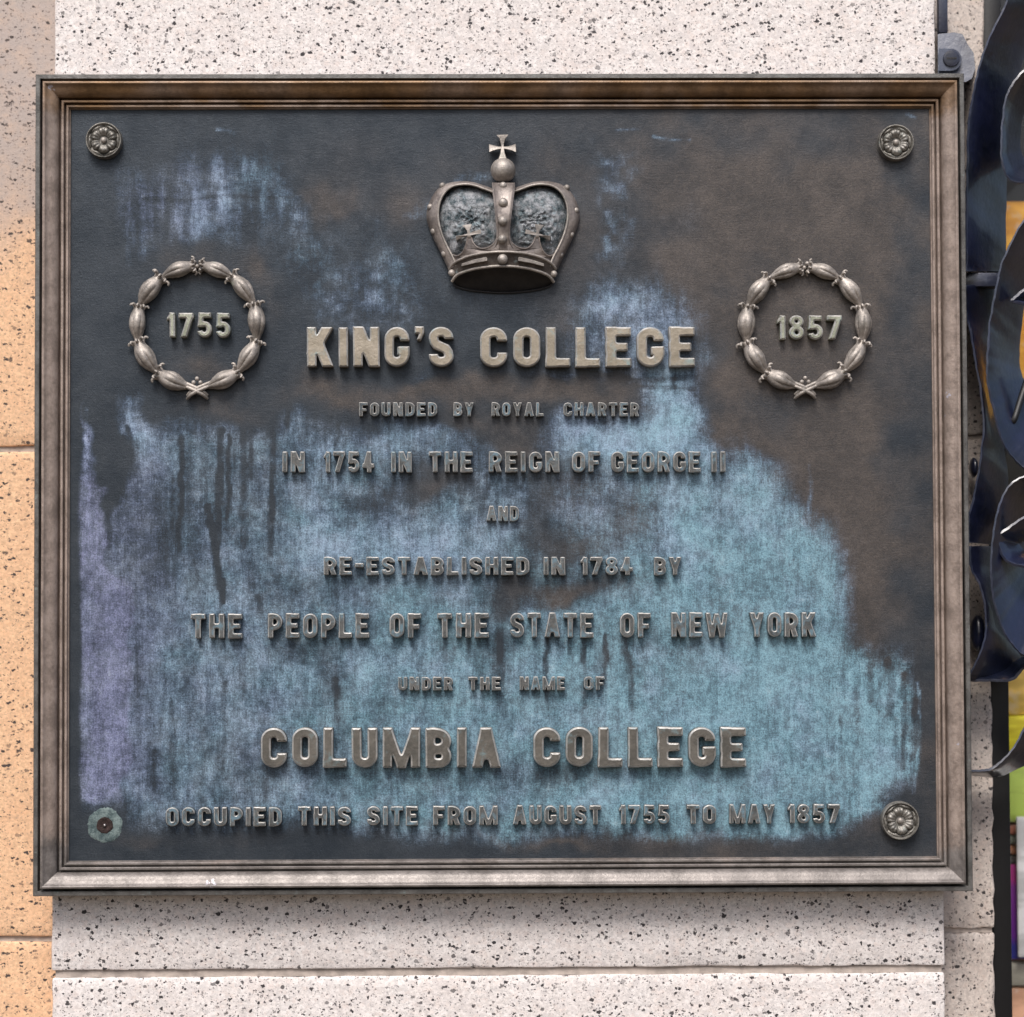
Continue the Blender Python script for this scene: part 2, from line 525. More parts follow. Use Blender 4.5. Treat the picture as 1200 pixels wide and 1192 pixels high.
prof = [(0, -42), (0, -1.0), (0.8, 0), (5.0, 0.3), (5.7, -0.6), (5.9, -14), (8.9, -14), (9.0, 3.6), (9.6, 4.6), (11.2, 5.0), (12.2, 4.6),
        (13.5, 3.0), (15.5, 1.5), (18, 0.4), (20.5, -0.8), (23, -2.6), (25.2, -5.2), (26.2, -7.6), (26.3, -17), (28.7, -17), (28.8, -8.6), (29.2, -7.9),
        (31.2, -7.9), (31.9, -8.6), (31.9, -17), (34.0, -17), (34.1, -10.9), (34.6, -10.3), (36.4, -10.3), (37.1, -11), (37.4, -14.2), (38.4, -14.2), (38.8, -17.5)]
bm = bmesh.new()
rings = []
for d, h in prof:
    d *= 0.001
    x, z = PW / 2 - d, PH / 2 - d
    c4 = [(-x, -z), (x, -z), (x, z), (-x, z)]
    r = []
    for (xa, za), (xb, zb) in zip(c4, c4[1:] + c4[:1]):
        for k in range(24):
            t = k / 24
            r.append(Vector((xa + (xb - xa) * t, -h * 0.001, za + (zb - za) * t)))
    rings.append(r)
for r in rings:
    for v in r:
        q = noise.noise(Vector((v.x * 9, 0.3, v.z * 9)))
        v.y += q * 0.0008
loft(bm, rings, True, False)
fr_o = from_bm('frame_moulding', bm, B_FRAME, plq, 28)
fr_o.data.materials.append(B_EDGE)                              # the outer fillet is greener and duller
wlf = WL[fr_o.name]
for p_ in fr_o.data.polygons:
    q_ = p_.center + wlf
    if min(PW / 2 - abs(q_.x), PH / 2 - abs(q_.z)) < 0.0088:
        p_.material_index = 1

# plate with its stains -------------------------------------------------------
x0, x1 = -PW / 2 + 0.034, PW / 2 - 0.034
z0, z1 = -PH / 2 + 0.034, PH / 2 - 0.034
NX, NZ = 420, 370
gx, gz = np.meshgrid(np.linspace(x0, x1, NX), np.linspace(z0, z1, NZ))
# stain shapes are listed in millimetre-like units on the plate: u to the right, v downwards, as a restorer would map them
RW = np.array(CAMROT)


def to_uv(xx, zz, yy):
    d = np.stack([xx - CAMPOS.x, np.full_like(xx, yy - CAMPOS.y), zz - CAMPOS.z], -1) @ RW
    return 600 + FPX * d[..., 0] / -d[..., 2], 596 - FPX * d[..., 1] / -d[..., 2]


U, V = to_uv(gx, gz, FY)


def fnoise(scale, seed, sx=1.0, sy=1.0):
    """smooth value noise on the plate"""
    rs = np.random.RandomState(seed)
    n = 128
    tab = rs.rand(n, n)
    a, b = U / scale * sx + 300, V / scale * sy + 300
    i, j = np.floor(a).astype(int), np.floor(b).astype(int)
    fa, fb = a - i, b - j
    fa, fb = fa * fa * (3 - 2 * fa), fb * fb * (3 - 2 * fb)
    g = lambda p, q: tab[p % n, q % n]
    return (g(i, j) * (1 - fa) + g(i + 1, j) * fa) * (1 - fb) + (g(i, j + 1) * (1 - fa) + g(i + 1, j + 1) * fa) * fb - 0.5


wu = fnoise(60, 1) * 26 + fnoise(22, 2) * 14 + fnoise(9, 3) * 8
wv_ = fnoise(60, 4) * 26 + fnoise(22, 5) * 14 + fnoise(9, 6) * 8
UU, VV = U + wu, V + wv_


def ss(a, b, x):
    t = np.clip((x - a) / (b - a), 0, 1)
    return t * t * (3 - 2 * t)


def poly_sd(poly, u, v):
    """signed distance to a polygon, negative inside"""
    p = np.array(poly, float)
    d = np.full(u.shape, 1e9)
    inside = np.zeros(u.shape, bool)
    for a, b in zip(p, np.roll(p, -1, 0)):
        e = b - a
        wx, wy = u - a[0], v - a[1]
        t = np.clip((wx * e[0] + wy * e[1]) / (e @ e), 0, 1)
        d = np.minimum(d, np.hypot(wx - t * e[0], wy - t * e[1]))
        c = ((a[1] > v) != (b[1] > v)) & (u < e[0] * (v - a[1]) / (e[1] if e[1] else 1e-9) + a[0])
        inside ^= c
    return np.where(inside, -d, d)


def region(poly, feather, warp=True):
    return ss(feather, -feather, poly_sd(poly, UU if warp else U, VV if warp else V))


def blob(u, v, ru, rv, p=1.0):
    return np.exp(-(((UU - u) / ru) ** 2 + ((VV - v) / rv) ** 2) * p)


A = np.full(U.shape, 0.06)
T = np.zeros(U.shape)
Wm = np.zeros(U.shape)
L = np.zeros(U.shape)
main = region([(97, 640), (118, 590), (138, 545), (146, 490), (160, 470), (182, 495), (215, 502), (270, 508), (325, 500), (338, 478), (352, 486), (375, 500),
               (440, 494), (520, 494), (560, 500), (600, 512), (650, 498), (676, 486), (760, 476), (770, 455), (815, 436), (822, 470), (848, 500), (862, 520), (890, 540), (920, 560), (948, 592),
               (968, 610), (985, 645), (996, 690), (1000, 748), (1020, 762), (1052, 772), (1076, 800), (1079, 850), (1076, 905), (1050, 925), (1026, 934), (1008, 958), (985, 975), (935, 984),
               (850, 982), (800, 990), (720, 984), (690, 976), (640, 972), (600, 988), (520, 990), (462, 985), (446, 968), (300, 968), (200, 966), (150, 950), (140, 935), (97, 936)], 24)
A += main * (0.50 + 0.05 * ss(230, 480, U) + 0.09 * ss(520, 760, U) + 0.05 * ss(600, 800, V))
T += 0.35 * main + 0.50 * main * ss(560, 760, V) * ss(250, 480, U) + 0.35 * main * ss(560, 900, U)
# whiter salts
for u, v, ru, rv, k in [(735, 345, 34, 26, .62), (775, 385, 40, 34, .55), (700, 370, 22, 40, .30), (765, 430, 55, 25, .45), (720, 405, 50, 22, .32), (800, 410, 16, 40, .3),
                        (640, 380, 26, 26, .12), (505, 440, 26, 10, .34), (610, 438, 60, 7, .22), (690, 442, 70, 8, .3),
                        (790, 480, 36, 26, .25), (830, 535, 40, 22, .16), (770, 505, 60, 30, .24), (690, 508, 34, 14, .25), (480, 510, 40, 12, .2), (380, 560, 24, 60, .16),
                        (470, 632, 60, 24, .16), (385, 640, 50, 26, .12), (540, 640, 30, 24, .2), (585, 626, 14, 18, .18), (250, 500, 60, 14, .12), (165, 500, 14, 40, .28),
                        (800, 640, 30, 80, .16), (890, 640, 60, 60, .17), (900, 760, 80, 60, .14), (860, 860, 110, 60, .13), (560, 870, 120, 40, .10), (420, 770, 50, 40, .12), (600, 780, 60, 26, .15),
                        (640, 715, 34, 7, .25), (540, 725, 60, 14, .1), (700, 950, 60, 25, .15), (540, 975, 60, 16, .14), (900, 970, 60, 14, .14), (1030, 860, 30, 60, .12), (1010, 800, 24, 26, .1)]:
    A += k * blob(u, v, ru, rv)
# faint hazes on the upper half
st = 0.55 + 0.9 * (fnoise(7, 11, 1, 0.18) + 0.5 * fnoise(16, 12, 1, 0.3))
up = region([(150, 200), (230, 182), (345, 196), (350, 262), (330, 278), (262, 272), (206, 272), (186, 300), (152, 310)], 16)
A += 0.34 * up * st
A += region([(186, 236), (270, 234), (262, 262), (234, 274), (180, 272)], 8) * 0.42 * st
A += region([(206, 196), (300, 186), (326, 214), (300, 229), (190, 231)], 10) * 0.26 * st
hz = region([(340, 240), (372, 262), (410, 306), (450, 300), (490, 350), (478, 384), (360, 386), (348, 330)], 22)
A += 0.36 * hz * (0.6 + fnoise(12, 13) + .6 * fnoise(5, 14))
A += region([(430, 240), (446, 255), (455, 300), (470, 352), (440, 360), (420, 300)], 14) * 0.14
A += region([(700, 178), (742, 186), (752, 262), (742, 300), (716, 296)], 14) * 0.38 * (0.6 + fnoise(10, 15) * 1.4)
A += region([(770, 244), (822, 230), (840, 252), (800, 276)], 12) * 0.12
A += region([(480, 252), (530, 200), (572, 195), (570, 212), (520, 216), (500, 250)], 7) * 0.28
A += region([(620, 200), (660, 212), (684, 248), (676, 262), (655, 222)], 7) * 0.14
A += 0.10 * blob(290, 235, 150, 90) + 0.07 * blob(560, 320, 150, 80)
# bare, darker patches inside the patina
for u, v, ru, rv, k, wq in [(505, 565, 40, 24, .34, .35), (592, 520, 46, 26, .40, .45), (560, 495, 60, 16, .30, .4), (470, 460, 120, 17, .40, .5), (620, 462, 110, 20, .36, .55), (700, 466, 40, 12, .15, .3), (628, 600, 34, 50, .30, .35),
                             (670, 640, 46, 26, .26, .3), (600, 692, 34, 20, .40, .45), (690, 690, 46, 16, .36, .4), (660, 700, 20, 18, .2, .4), (685, 560, 44, 30, .20, .3), (745, 605, 40, 40, .20, .25), (430, 578, 50, 16, .20, .15),
                             (545, 600, 18, 40, .16, .1), (540, 640, 20, 16, .1, .1), (590, 760, 18, 40, .26, 0), (350, 765, 34, 14, .16, 0), (390, 790, 12, 50, .18, 0), (180, 640, 50, 60, .12, 0), (330, 690, 40, 40, .10, 0), (640, 912, 56, 16, .20, .2),
                             (270, 900, 60, 50, .08, 0), (880, 700, 60, 50, .06, 0), (800, 770, 50, 40, .06, 0), (860, 440, 14, 60, .3, .3), (905, 530, 30, 14, .18, .2), (920, 572, 26, 12, .16, .15), (250, 560, 90, 50, .09, 0), (140, 505, 8, 50, .2, 0)]:
    g = blob(u, v, ru, rv)
    A -= 1.4 * k * g
    Wm += wq * g
# left margin: lavender streak running down
strip = region([(96, 480), (103, 470), (106, 540), (116, 610), (142, 690), (150, 800), (146, 900), (136, 938), (80, 936), (80, 560)], 6)
A = np.maximum(A, 0.47 * strip + A * 0.35)
L += 0.6 * strip + 0.6 * region([(96, 560), (180, 520), (190, 700), (175, 920), (96, 930)], 30) + 0.55 * blob(190, 245, 70, 70) + 0.22 * blob(620, 480, 120, 60) + 0.2 * blob(480, 650, 80, 40)
A -= 0.30 * region([(110, 500), (132, 496), (136, 560), (122, 612), (112, 580)], 5)
# bare margin just inside the frame
A *= (ss(10, 17, U - 80 + fnoise(30, 22) * 4) * ss(6, 24, 1090 - U)) * 0.92 + 0.08
A *= ss(1008, 972, V + 10 * fnoise(40, 21)) * 0.92 + 0.08
# warm browns
for u, v, ru, rv, k in [(975, 270, 60, 55, .75), (940, 250, 80, 40, .35), (900, 330, 60, 50, .35), (985, 560, 36, 60, .85), (975, 470, 40, 50, .4), (1000, 640, 40, 90, .45), (940, 480, 70, 60, .35), (960, 420, 30, 16, .5), (945, 370, 60, 50, .3),
                        (385, 238, 26, 26, .55), (390, 190, 60, 50, .12), (470, 250, 40, 40, .30), (660, 380, 40, 30, .40), (660, 300, 60, 60, .3), (240, 300, 60, 22, .45), (310, 330, 20, 60, .4), (235, 440, 60, 20, .35), (230, 400, 40, 30, .2),
                        (260, 480, 60, 16, .3), (380, 455, 40, 22, .5), (560, 978, 60, 9, .7), (650, 985, 40, 10, .7), (800, 978, 40, 8, .4), (1010, 960, 24, 20, .45), (160, 978, 60, 14, .35), (300, 985, 60, 14, .25), (1020, 250, 40, 120, .3), (1010, 720, 30, 60, .25), (830, 300, 60, 80, .3), (870, 200, 110, 50, .25)]:
    Wm += k * blob(u, v, ru, rv)
# pockets round the two wreaths have no salts
for cu in (232, 942):
    A -= 0.3 * ss(1.35, 0.9, np.hypot((U - cu) / 84, (V - 388) / 86))
A = np.clip(A, 0.0, 1.2)
# dark and pale runs of rainwater


def run(pts, wd, k, soft=1.6):
    global A
    d = np.full(U.shape, 1e9)
    wob = fnoise(14, int(pts[0][0])) * 3.5 + fnoise(5, int(pts[0][1])) * 2
    tt = np.zeros(U.shape)
    n = len(pts) - 1
    for i, (a, b) in enumerate(zip(pts, pts[1:])):
        a, b = np.array(a, float), np.array(b, float)
        e = b - a
        t = np.clip(((U + wob - a[0]) * e[0] + (V - a[1]) * e[1]) / (e @ e), 0, 1)
        dd = np.hypot(U + wob - a[0] - t * e[0], V - a[1] - t * e[1])
        tt = np.where(dd < d, (i + t) / n, tt)
        d = np.minimum(d, dd)
    g = ss(wd * 0.5 + soft, wd * 0.5 - soft, d) * (1 - 0.35 * tt) * (0.75 + 0.9 * fnoise(11, 40 + int(pts[0][0])))
    A = np.clip(A - k * g * 1.6, 0, 1.2)


for pts, wd, k in [([(213, 512), (212, 580), (209, 645)], 6, .42), ([(258, 505), (258, 560), (254, 640)], 8, .38), ([(268, 510), (268, 600), (266, 620)], 4, .4), ([(286, 488), (286, 540), (285, 640)], 9, .32), ([(293, 500), (295, 560)], 6, .3),
                   ([(319, 470), (319, 540), (318, 650)], 7, .40), ([(338, 470), (336, 500)], 6, .35), ([(243, 594), (250, 630), (256, 670), (261, 705)], 8, .5), ([(258, 600), (256, 650), (254, 690)], 5, .35), ([(202, 560), (203, 620)], 4, .2), ([(151, 500), (153, 520)], 5, .3),
                   ([(640, 748), (640, 800), (642, 830)], 5, .36), ([(684, 748), (685, 830)], 6, .32), ([(711, 745), (709, 800)], 6, .36), ([(732, 748), (738, 790), (742, 830)], 7, .28), ([(667, 748), (668, 765)], 5, .3), ([(586, 740), (588, 790), (590, 840)], 9, .28), ([(549, 748), (550, 770)], 5, .3),
                   ([(261, 680), (261, 705)], 6, .4), ([(263, 800), (262, 900)], 5, .22), ([(394, 795), (396, 850)], 6, .25), ([(395, 498), (397, 512), (393, 525)], 4, .3), ([(790, 440), (792, 462)], 4, .3), ([(570, 555), (570, 585)], 4, .2), ([(302, 700), (306, 724)], 7, .3),
                   ([(310, 860), (312, 940)], 4, .15), ([(127, 600), (128, 640)], 4, .25), ([(122, 590), (123, 630)], 3, .25), ([(160, 760), (161, 860)], 5, .14), ([(200, 820), (202, 920)], 6, .14), ([(230, 760), (229, 850)], 4, .12), ([(180, 880), (181, 930)], 6, .18),
                   ([(1018, 770), (1020, 820)], 8, .3), ([(1003, 790), (1006, 870)], 6, .25), ([(1040, 775), (1042, 840)], 10, .3), ([(1060, 790), (1058, 900)], 7, .28), ([(985, 840), (988, 900)], 5, .2), ([(1072, 820), (1068, 890)], 6, .25), ([(1050, 840), (1050, 915)], 5, .2), ([(1030, 800), (1030, 880)], 4, .2),
                   ([(170, 233), (215, 235), (260, 229), (310, 232), (345, 231)], 4, .2), ([(680, 436), (760, 446), (815, 442)], 6, .28), ([(740, 452), (815, 456)], 4, .25),
                   ([(785, 560), (786, 640), (786, 720)], 4, -.18), ([(802, 560), (803, 700)], 5, -.12), ([(950, 545), (950, 600)], 5, -.26), ([(100, 480), (102, 560), (106, 640)], 5, -.22), ([(1076, 800), (1079, 850), (1074, 900), (1072, 930)], 3, -.35),
                   ([(870, 500), (880, 545), (900, 600)], 6, -.14), ([(895, 590), (897, 680)], 5, -.15), ([(255, 152), (268, 153), (274, 157)], 4, -.4), ([(720, 153), (750, 151)], 2.5, -.35), ([(766, 160), (785, 164), (808, 164)], 3, -.5), ([(1063, 134), (1072, 138)], 4, -.4), ([(150, 238), (150, 310)], 5, -.15), ([(158, 240), (156, 290)], 5, -.12)]:
    run(pts, wd, k)
T += 0.25 * ss(420, 300, V)
T = np.clip(T, 0, 1)
Wm += 0.38 * ss(560, 840, U) + 0.20 * blob(540, 190, 200, 80) * (1 + fnoise(40, 31)) + 0.16 * fnoise(90, 32)
Wm += 0.5 * fnoise(34, 33) * ss(0.1, 0.5, Wm)
Wm = np.clip(Wm, 0, 1)
L = np.clip(L, 0, 1)

verts = np.stack([gx.ravel(), np.full(gx.size, FY), gz.ravel()], -1)
idx = np.arange(NX * NZ).reshape(NZ, NX)
faces = np.stack([idx[:-1, :-1], idx[:-1, 1:], idx[1:, 1:], idx[1:, :-1]], -1).reshape(-1, 4)
me = bpy.data.meshes.new('plate')
me.vertices.add(len(verts))
me.vertices.foreach_set('co', verts.ravel())
me.loops.add(faces.size)
me.loops.foreach_set('vertex_index', faces.ravel())
me.polygons.add(len(faces))
me.polygons.foreach_set('loop_start', np.arange(0, faces.size, 4))
me.update(calc_edges=True)
ca = me.color_attributes.new('stain', 'FLOAT_COLOR', 'POINT')
ca.data.foreach_set('color', np.stack([A, T, Wm, L], -1).astype(np.float32).ravel())
link('plate', me, FIELD, plq, 60)

# ------------------------------------------------------------------ lettering


def arc(cx, cy, rx, ry, a0, a1, n=14):
    return [(cx + rx * math.cos(math.radians(a0 + (a1 - a0) * i / n)), cy + ry * math.sin(math.radians(a0 + (a1 - a0) * i / n))) for i in range(n + 1)]


def path(pts, t):
    """outline of a butt-ended stroke"""
    p = []
    for q in pts:
        if not p or math.dist(p[-1], q) > 1e-5:
            p.append(q)
    le, ri = [], []
    n = len(p)
    for i in range(n):
        a, b, c = p[max(i - 1, 0)], p[i], p[min(i + 1, n - 1)]
        d1 = Vector((b[0] - a[0], b[1] - a[1])) if i else None
        d2 = Vector((c[0] - b[0], c[1] - b[1])) if i < n - 1 else None
        d1 = (d1 or d2).normalized()
        d2 = (d2 or d1).normalized()
        nn = Vector((-d1.y - d2.y, d1.x + d2.x)).normalized()
        k = t / 2 / max(0.4, nn.dot(Vector((-d1.y, d1.x))))
        le.append((b[0] + nn.x * k, b[1] + nn.y * k))
        ri.append((b[0] - nn.x * k, b[1] - nn.y * k))
    return le + ri[::-1]


def rect(a, b, c, d):
    return [(a, b), (c, b), (c, d), (a, d)]


def dia(xa, ya, xb, yb, h):
    """slanting bar with level ends, h wide along the level"""
    return [(xa - h / 2, ya), (xa + h / 2, ya), (xb + h / 2, yb), (xb - h / 2, yb)]


def glyph(ch, t):
    """(width, solids, voids) at cap height 1 and stroke t"""
    h = t / 2
    w_ = 0.62
    R = (w_ - t) / 2
    ry = 0.30
    ov = lambda w, y0=0, y1=1, r=ry: arc(w / 2, y1 - r, w / 2 - h, r - h, 0, 180) + arc(w / 2, y0 + r, w / 2 - h, r - h, 180, 360)
    if ch == 'A':
        w_ = 0.70
        return w_, [dia(t * .54, 0, w_ / 2 - .01, 1, t * 1.08), dia(w_ - t * .54, 0, w_ / 2 + .01, 1, t * 1.08), rect(w_ * .22, .2, w_ * .78, .2 + t * .85)], []
    if ch in 'BPR':
        y = 0.47 if ch == 'B' else 0.43
        r = (1 - y) / 2 + h / 2
        up_ = path([(h, 1 - h), (w_ - r - .02, 1 - h)] + arc(w_ - r - .02, (1 + y) / 2 - h / 2, r + .02 - h, (1 - y) / 2 - h / 2, 90, -90) + [(h, y)], t)
        sol = [rect(0, 0, t, 1), up_]
        if ch == 'B':
            r2 = y / 2 + h / 2
            sol.append(path([(h, y)] + arc(w_ - .28, (y + h) / 2, .28 - h, (y - h) / 2, 90, -90) + [(h, h)], t))
        if ch == 'R':
            sol.append(path([(w_ * .5, y), (w_ - t * .72, .30), (w_ - h, .0)], t) if False else dia(w_ - t * .55, 0, w_ * .56, y, t * 1.08))
        return w_, sol, []
    if ch in 'CG':
        e0 = .655
        p = [(w_ - h, e0)] + arc(w_ / 2, 1 - ry, w_ / 2 - h, ry - h, 0, 180) + arc(w_ / 2, ry, w_ / 2 - h, ry - h, 180, 360) + [(w_ - h, .36 if ch == 'C' else .5)]
        sol = [path(p, t)]
        if ch == 'G':
            sol += [rect(w_ * .52, .5 - t * .85, w_, .5)]
        return w_, sol, []
    if ch == 'D':
        return w_, [rect(0, 0, t, 1), path([(h, 1 - h), (w_ * .45, 1 - h)] + arc(w_ * .45, 1 - .34, w_ * .55 - h, .34 - h, 90, 0) + arc(w_ * .45, .34, w_ * .55 - h, .34 - h, 0, -90) + [(h, h)], t)], []
    if ch == 'E':
        w_ = .58
        return w_, [rect(0, 0, t, 1), rect(0, 0, w_, t * .92), rect(0, 1 - t * .92, w_, 1), rect(0, .5 - t * .43, w_ * .86, .5 + t * .43)], []
    if ch == 'F':
        w_ = .56
        return w_, [rect(0, 0, t, 1), rect(0, 1 - t * .92, w_, 1), rect(0, .46 - t * .43, w_ * .86, .46 + t * .43)], []
    if ch == 'H':
        return w_, [rect(0, 0, t, 1), rect(w_ - t, 0, w_, 1), rect(0, .5 - t * .45, w_, .5 + t * .45)], []
    if ch == 'I':
        return t, [rect(0, 0, t, 1)], []
    if ch == 'K':
        w_ = .66
        return w_, [rect(0, 0, t, 1), dia(t * .6, .33, w_ - t * .62, 1, t * 1.25), dia(w_ - t * .6, 0, w_ * .42, .62, t * 1.2)], []
    if ch == 'L':
        w_ = .56
        return w_, [rect(0, 0, t, 1), rect(0, 0, w_, t * .92)], []
    if ch == 'M':
        w_ = .90
        return w_, [rect(0, 0, t * .94, 1), rect(w_ - t * .94, 0, w_, 1), dia(w_ / 2, .0, t * .5, 1, t * .86), dia(w_ / 2, .0, w_ - t * .5, 1, t * .86)], []
    if ch == 'N':
        w_ = .66
        return w_, [rect(0, 0, t, 1), rect(w_ - t, 0, w_, 1), dia(w_ - t * .6, 0, t * .6, 1, t * 1.15)], []
    if ch == 'O':
        o = ov(w_)
        return w_, [[(w_ / 2 + (x - w_ / 2) * (w_ / 2) / (w_ / 2 - h), y + (h if y > .5 else -h) * abs(2 * 0 + 1) * (abs(y - .5) - (.5 - ry)) / (ry - h) if abs(y - .5) > .5 - ry else y) for x, y in o]], \
            [[(w_ / 2 + (x - w_ / 2) * (w_ / 2 - t) / (w_ / 2 - h), y - (h if y > .5 else -h) * (abs(y - .5) - (.5 - ry)) / (ry - h) if abs(y - .5) > .5 - ry else y) for x, y in o]]
    if ch == 'S':
        a = .27
        c1, c2 = (w_ / 2, 1 - a), (w_ / 2, a)
        p = [(w_ - h, .70)] + arc(c1[0], c1[1], w_ / 2 - h, a - h, 0, 180, 16) + [(h + .015, .64), (w_ * .3, .555), (w_ * .7, .445), (w_ - h - .015, .36)] + arc(c2[0], c2[1], w_ / 2 - h, a - h, 0, -180, 16) + [(h, .31)]
        return w_, [path(p, t)], []
    if ch == 'T':
        w_ = .60
        return w_, [rect(w_ / 2 - h, 0, w_ / 2 + h, 1), rect(0, 1 - t * .95, w_, 1)], []
    if ch == 'U':
        return w_, [path([(h, 1)] + arc(w_ / 2, ry, w_ / 2 - h, ry - h, 180, 360) + [(w_ - h, 1)], t)], []
    if ch == 'W':
        w_ = 1.0
        t *= .92
        return w_, [dia(w_ * .27, 0, t * .5, 1, t), dia(w_ * .27, 0, w_ * .5, .95, t * .95), dia(w_ * .73, 0, w_ * .5, .95, t * .95), dia(w_ * .73, 0, w_ - t * .5, 1, t)], []
    if ch == 'Y':
        w_ = .68
        return w_, [rect(w_ / 2 - h, 0, w_ / 2 + h, .45), dia(w_ / 2, .36, t * .56, 1, t * 1.1), dia(w_ / 2, .36, w_ - t * .56, 1, t * 1.1)], []
    if ch == "'":
        return t, [[(0, 1.02), (t, 1.02), (t, .86), (t * .62, .66), (t * .22, .68), (t * .5, .84), (0, .84)]], []
    if ch == '-':
        return .42, [rect(0, .42, .42, .42 + t)], []
    if ch == '1':
        w_ = .34
        return w_, [rect(w_ - t, 0, w_, 1), [(0, .80), (0, .66), (w_ - t + .01, .74), (w_ - t + .01, 1), (w_ - t * .75, 1)]], []
    if ch == '4':
        return w_, [rect(w_ - t * 1.7, 0, w_ - t * .7, 1), rect(0, .22, w_, .22 + t * .9), dia(t * .5, .24, w_ - t * 1.2, 1, t * 1.0)], []
    if ch == '5':
        ell = lambda rx, ry_: [(w_ / 2 + rx * math.cos(k * math.pi / 30), .325 + ry_ * math.sin(k * math.pi / 30)) for k in range(60)]
        return w_, [ell(w_ / 2, .325), rect(t * .30, 1 - t * .92, w_ * .94, 1), [(t * .32, 1), (t * 1.25, 1), (t * 1.08, .42), (t * .12, .42)]], \
            [ell(w_ / 2 - t, .325 - t * .92), [(-.1, .22), (w_ / 2, .29), (w_ / 2, .36), (t * 1.06, .42), (-.1, .42)]]
    if ch == '7':
        return w_, [rect(0, 1 - t * .95, w_, 1), dia(w_ * .34, 0, w_ - t * .56, .9, t * 1.12)], []
    if ch == '8':
        el = lambda cy, rx, ry_: [(w_ / 2 + rx * math.cos(k * math.pi / 30), cy + ry_ * math.sin(k * math.pi / 30)) for k in range(60)]
        return w_, [el(.745, w_ / 2 - .02, .255), el(.285, w_ / 2, .285)], [el(.745, w_ / 2 - .02 - t, .255 - t * .85), el(.285, w_ / 2 - t, .285 - t * .88)]
    raise KeyError(ch)


def contours(ch, t, rnd):
    """closed outlines of one cast letter: union of its strokes, corners a little softened, traced by marching squares"""
    wd, sol, voids = glyph(ch, t)
    n = 0.0125
    xs = np.arange(-0.06, wd + 0.06, n)
    ys = np.arange(-0.06, 1.09, n)
    gx_, gy_ = np.meshgrid(xs, ys)
    d = np.full(gx_.shape, 9.0)
    for s_ in sol:
        b = poly_sd(s_, gx_, gy_)
        k = rnd
        hh = np.clip(0.5 + 0.5 * (d - b) / k, 0, 1)           # smooth union: little fillets in the crotches
        d = d * (1 - hh) + b * hh - k * hh * (1 - hh)
    for s_ in voids:
        d = np.maximum(d, -poly_sd(s_, gx_, gy_))
    # soften
    for _ in range(1):
        q = np.pad(d, 1, mode='edge')
        d = (q[:-2, 1:-1] + q[2:, 1:-1] + q[1:-1, :-2] + q[1:-1, 2:] + 2 * d) / 6
    segs = {}
    H, Wd = d.shape

    def cut(i0, j0, i1, j1):
        a, b = d[i0, j0], d[i1, j1]
        f = a / (a - b)
        return (xs[j0] + (xs[j1] - xs[j0]) * f, ys[i0] + (ys[i1] - ys[i0]) * f)

    ins = d < 0
    pt = {}
    for i in range(H - 1):
        row = ins[i, :-1].astype(int) + ins[i, 1:] * 2 + ins[i + 1, 1:] * 4 + ins[i + 1, :-1] * 8
        for j in np.nonzero((row > 0) & (row < 15))[0]:
            c = row[j]
            E = {'b': ('h', i, j), 'r': ('v', i, j + 1), 't': ('h', i + 1, j), 'l': ('v', i, j)}
            C = {'b': (i, j, i, j + 1), 'r': (i, j + 1, i + 1, j + 1), 't': (i + 1, j, i + 1, j + 1), 'l': (i, j, i + 1, j)}
            tab = {1: ['lb'], 2: ['br'], 3: ['lr'], 4: ['rt'], 5: ['lt', 'rb'], 6: ['bt'], 7: ['lt'], 8: ['tl'], 9: ['tb'], 10: ['bl', 'tr'], 11: ['tr'], 12: ['rl'], 13: ['rb'], 14: ['bl']}[c]
            for s_ in tab:
                a, b = E[s_[0]], E[s_[1]]
                pt[a] = cut(*C[s_[0]])
                pt[b] = cut(*C[s_[1]])
                segs.setdefault(a, []).append(b)
                segs.setdefault(b, []).append(a)
    loops = []
    seen = set()
    for s0 in segs:
        if s0 in seen:
            continue
        lp, cur, prev = [], s0, None
        while cur not in seen:
            seen.add(cur)
            lp.append(pt[cur])
            nx_ = [q for q in segs[cur] if q != prev and q not in seen]
            if not nx_:
                break
            prev, cur = cur, nx_[0]
        if len(lp) > 5:
            loops.append(simplify(lp))
    return wd, loops


def simplify(lp, eps=0.0016):
    """drop points that lie on the straight line of their neighbours"""
    out = list(lp)
    for _ in range(3):
        keep = []
        n = len(out)
        i = 0
        while i < n:
            keep.append(out[i])
            if i + 2 < n + 1:
                a, b, c = out[i], out[(i + 1) % n], out[(i + 2) % n]
                area = abs((c[0] - a[0]) * (b[1] - a[1]) - (c[1] - a[1]) * (b[0] - a[0]))
                L_ = math.dist(a, c)
                if L_ > 0 and area / L_ < eps and L_ < 0.25 and i + 2 < n:
                    i += 2
                    continue
            i += 1
        out = keep
    return out


CACHE = {}


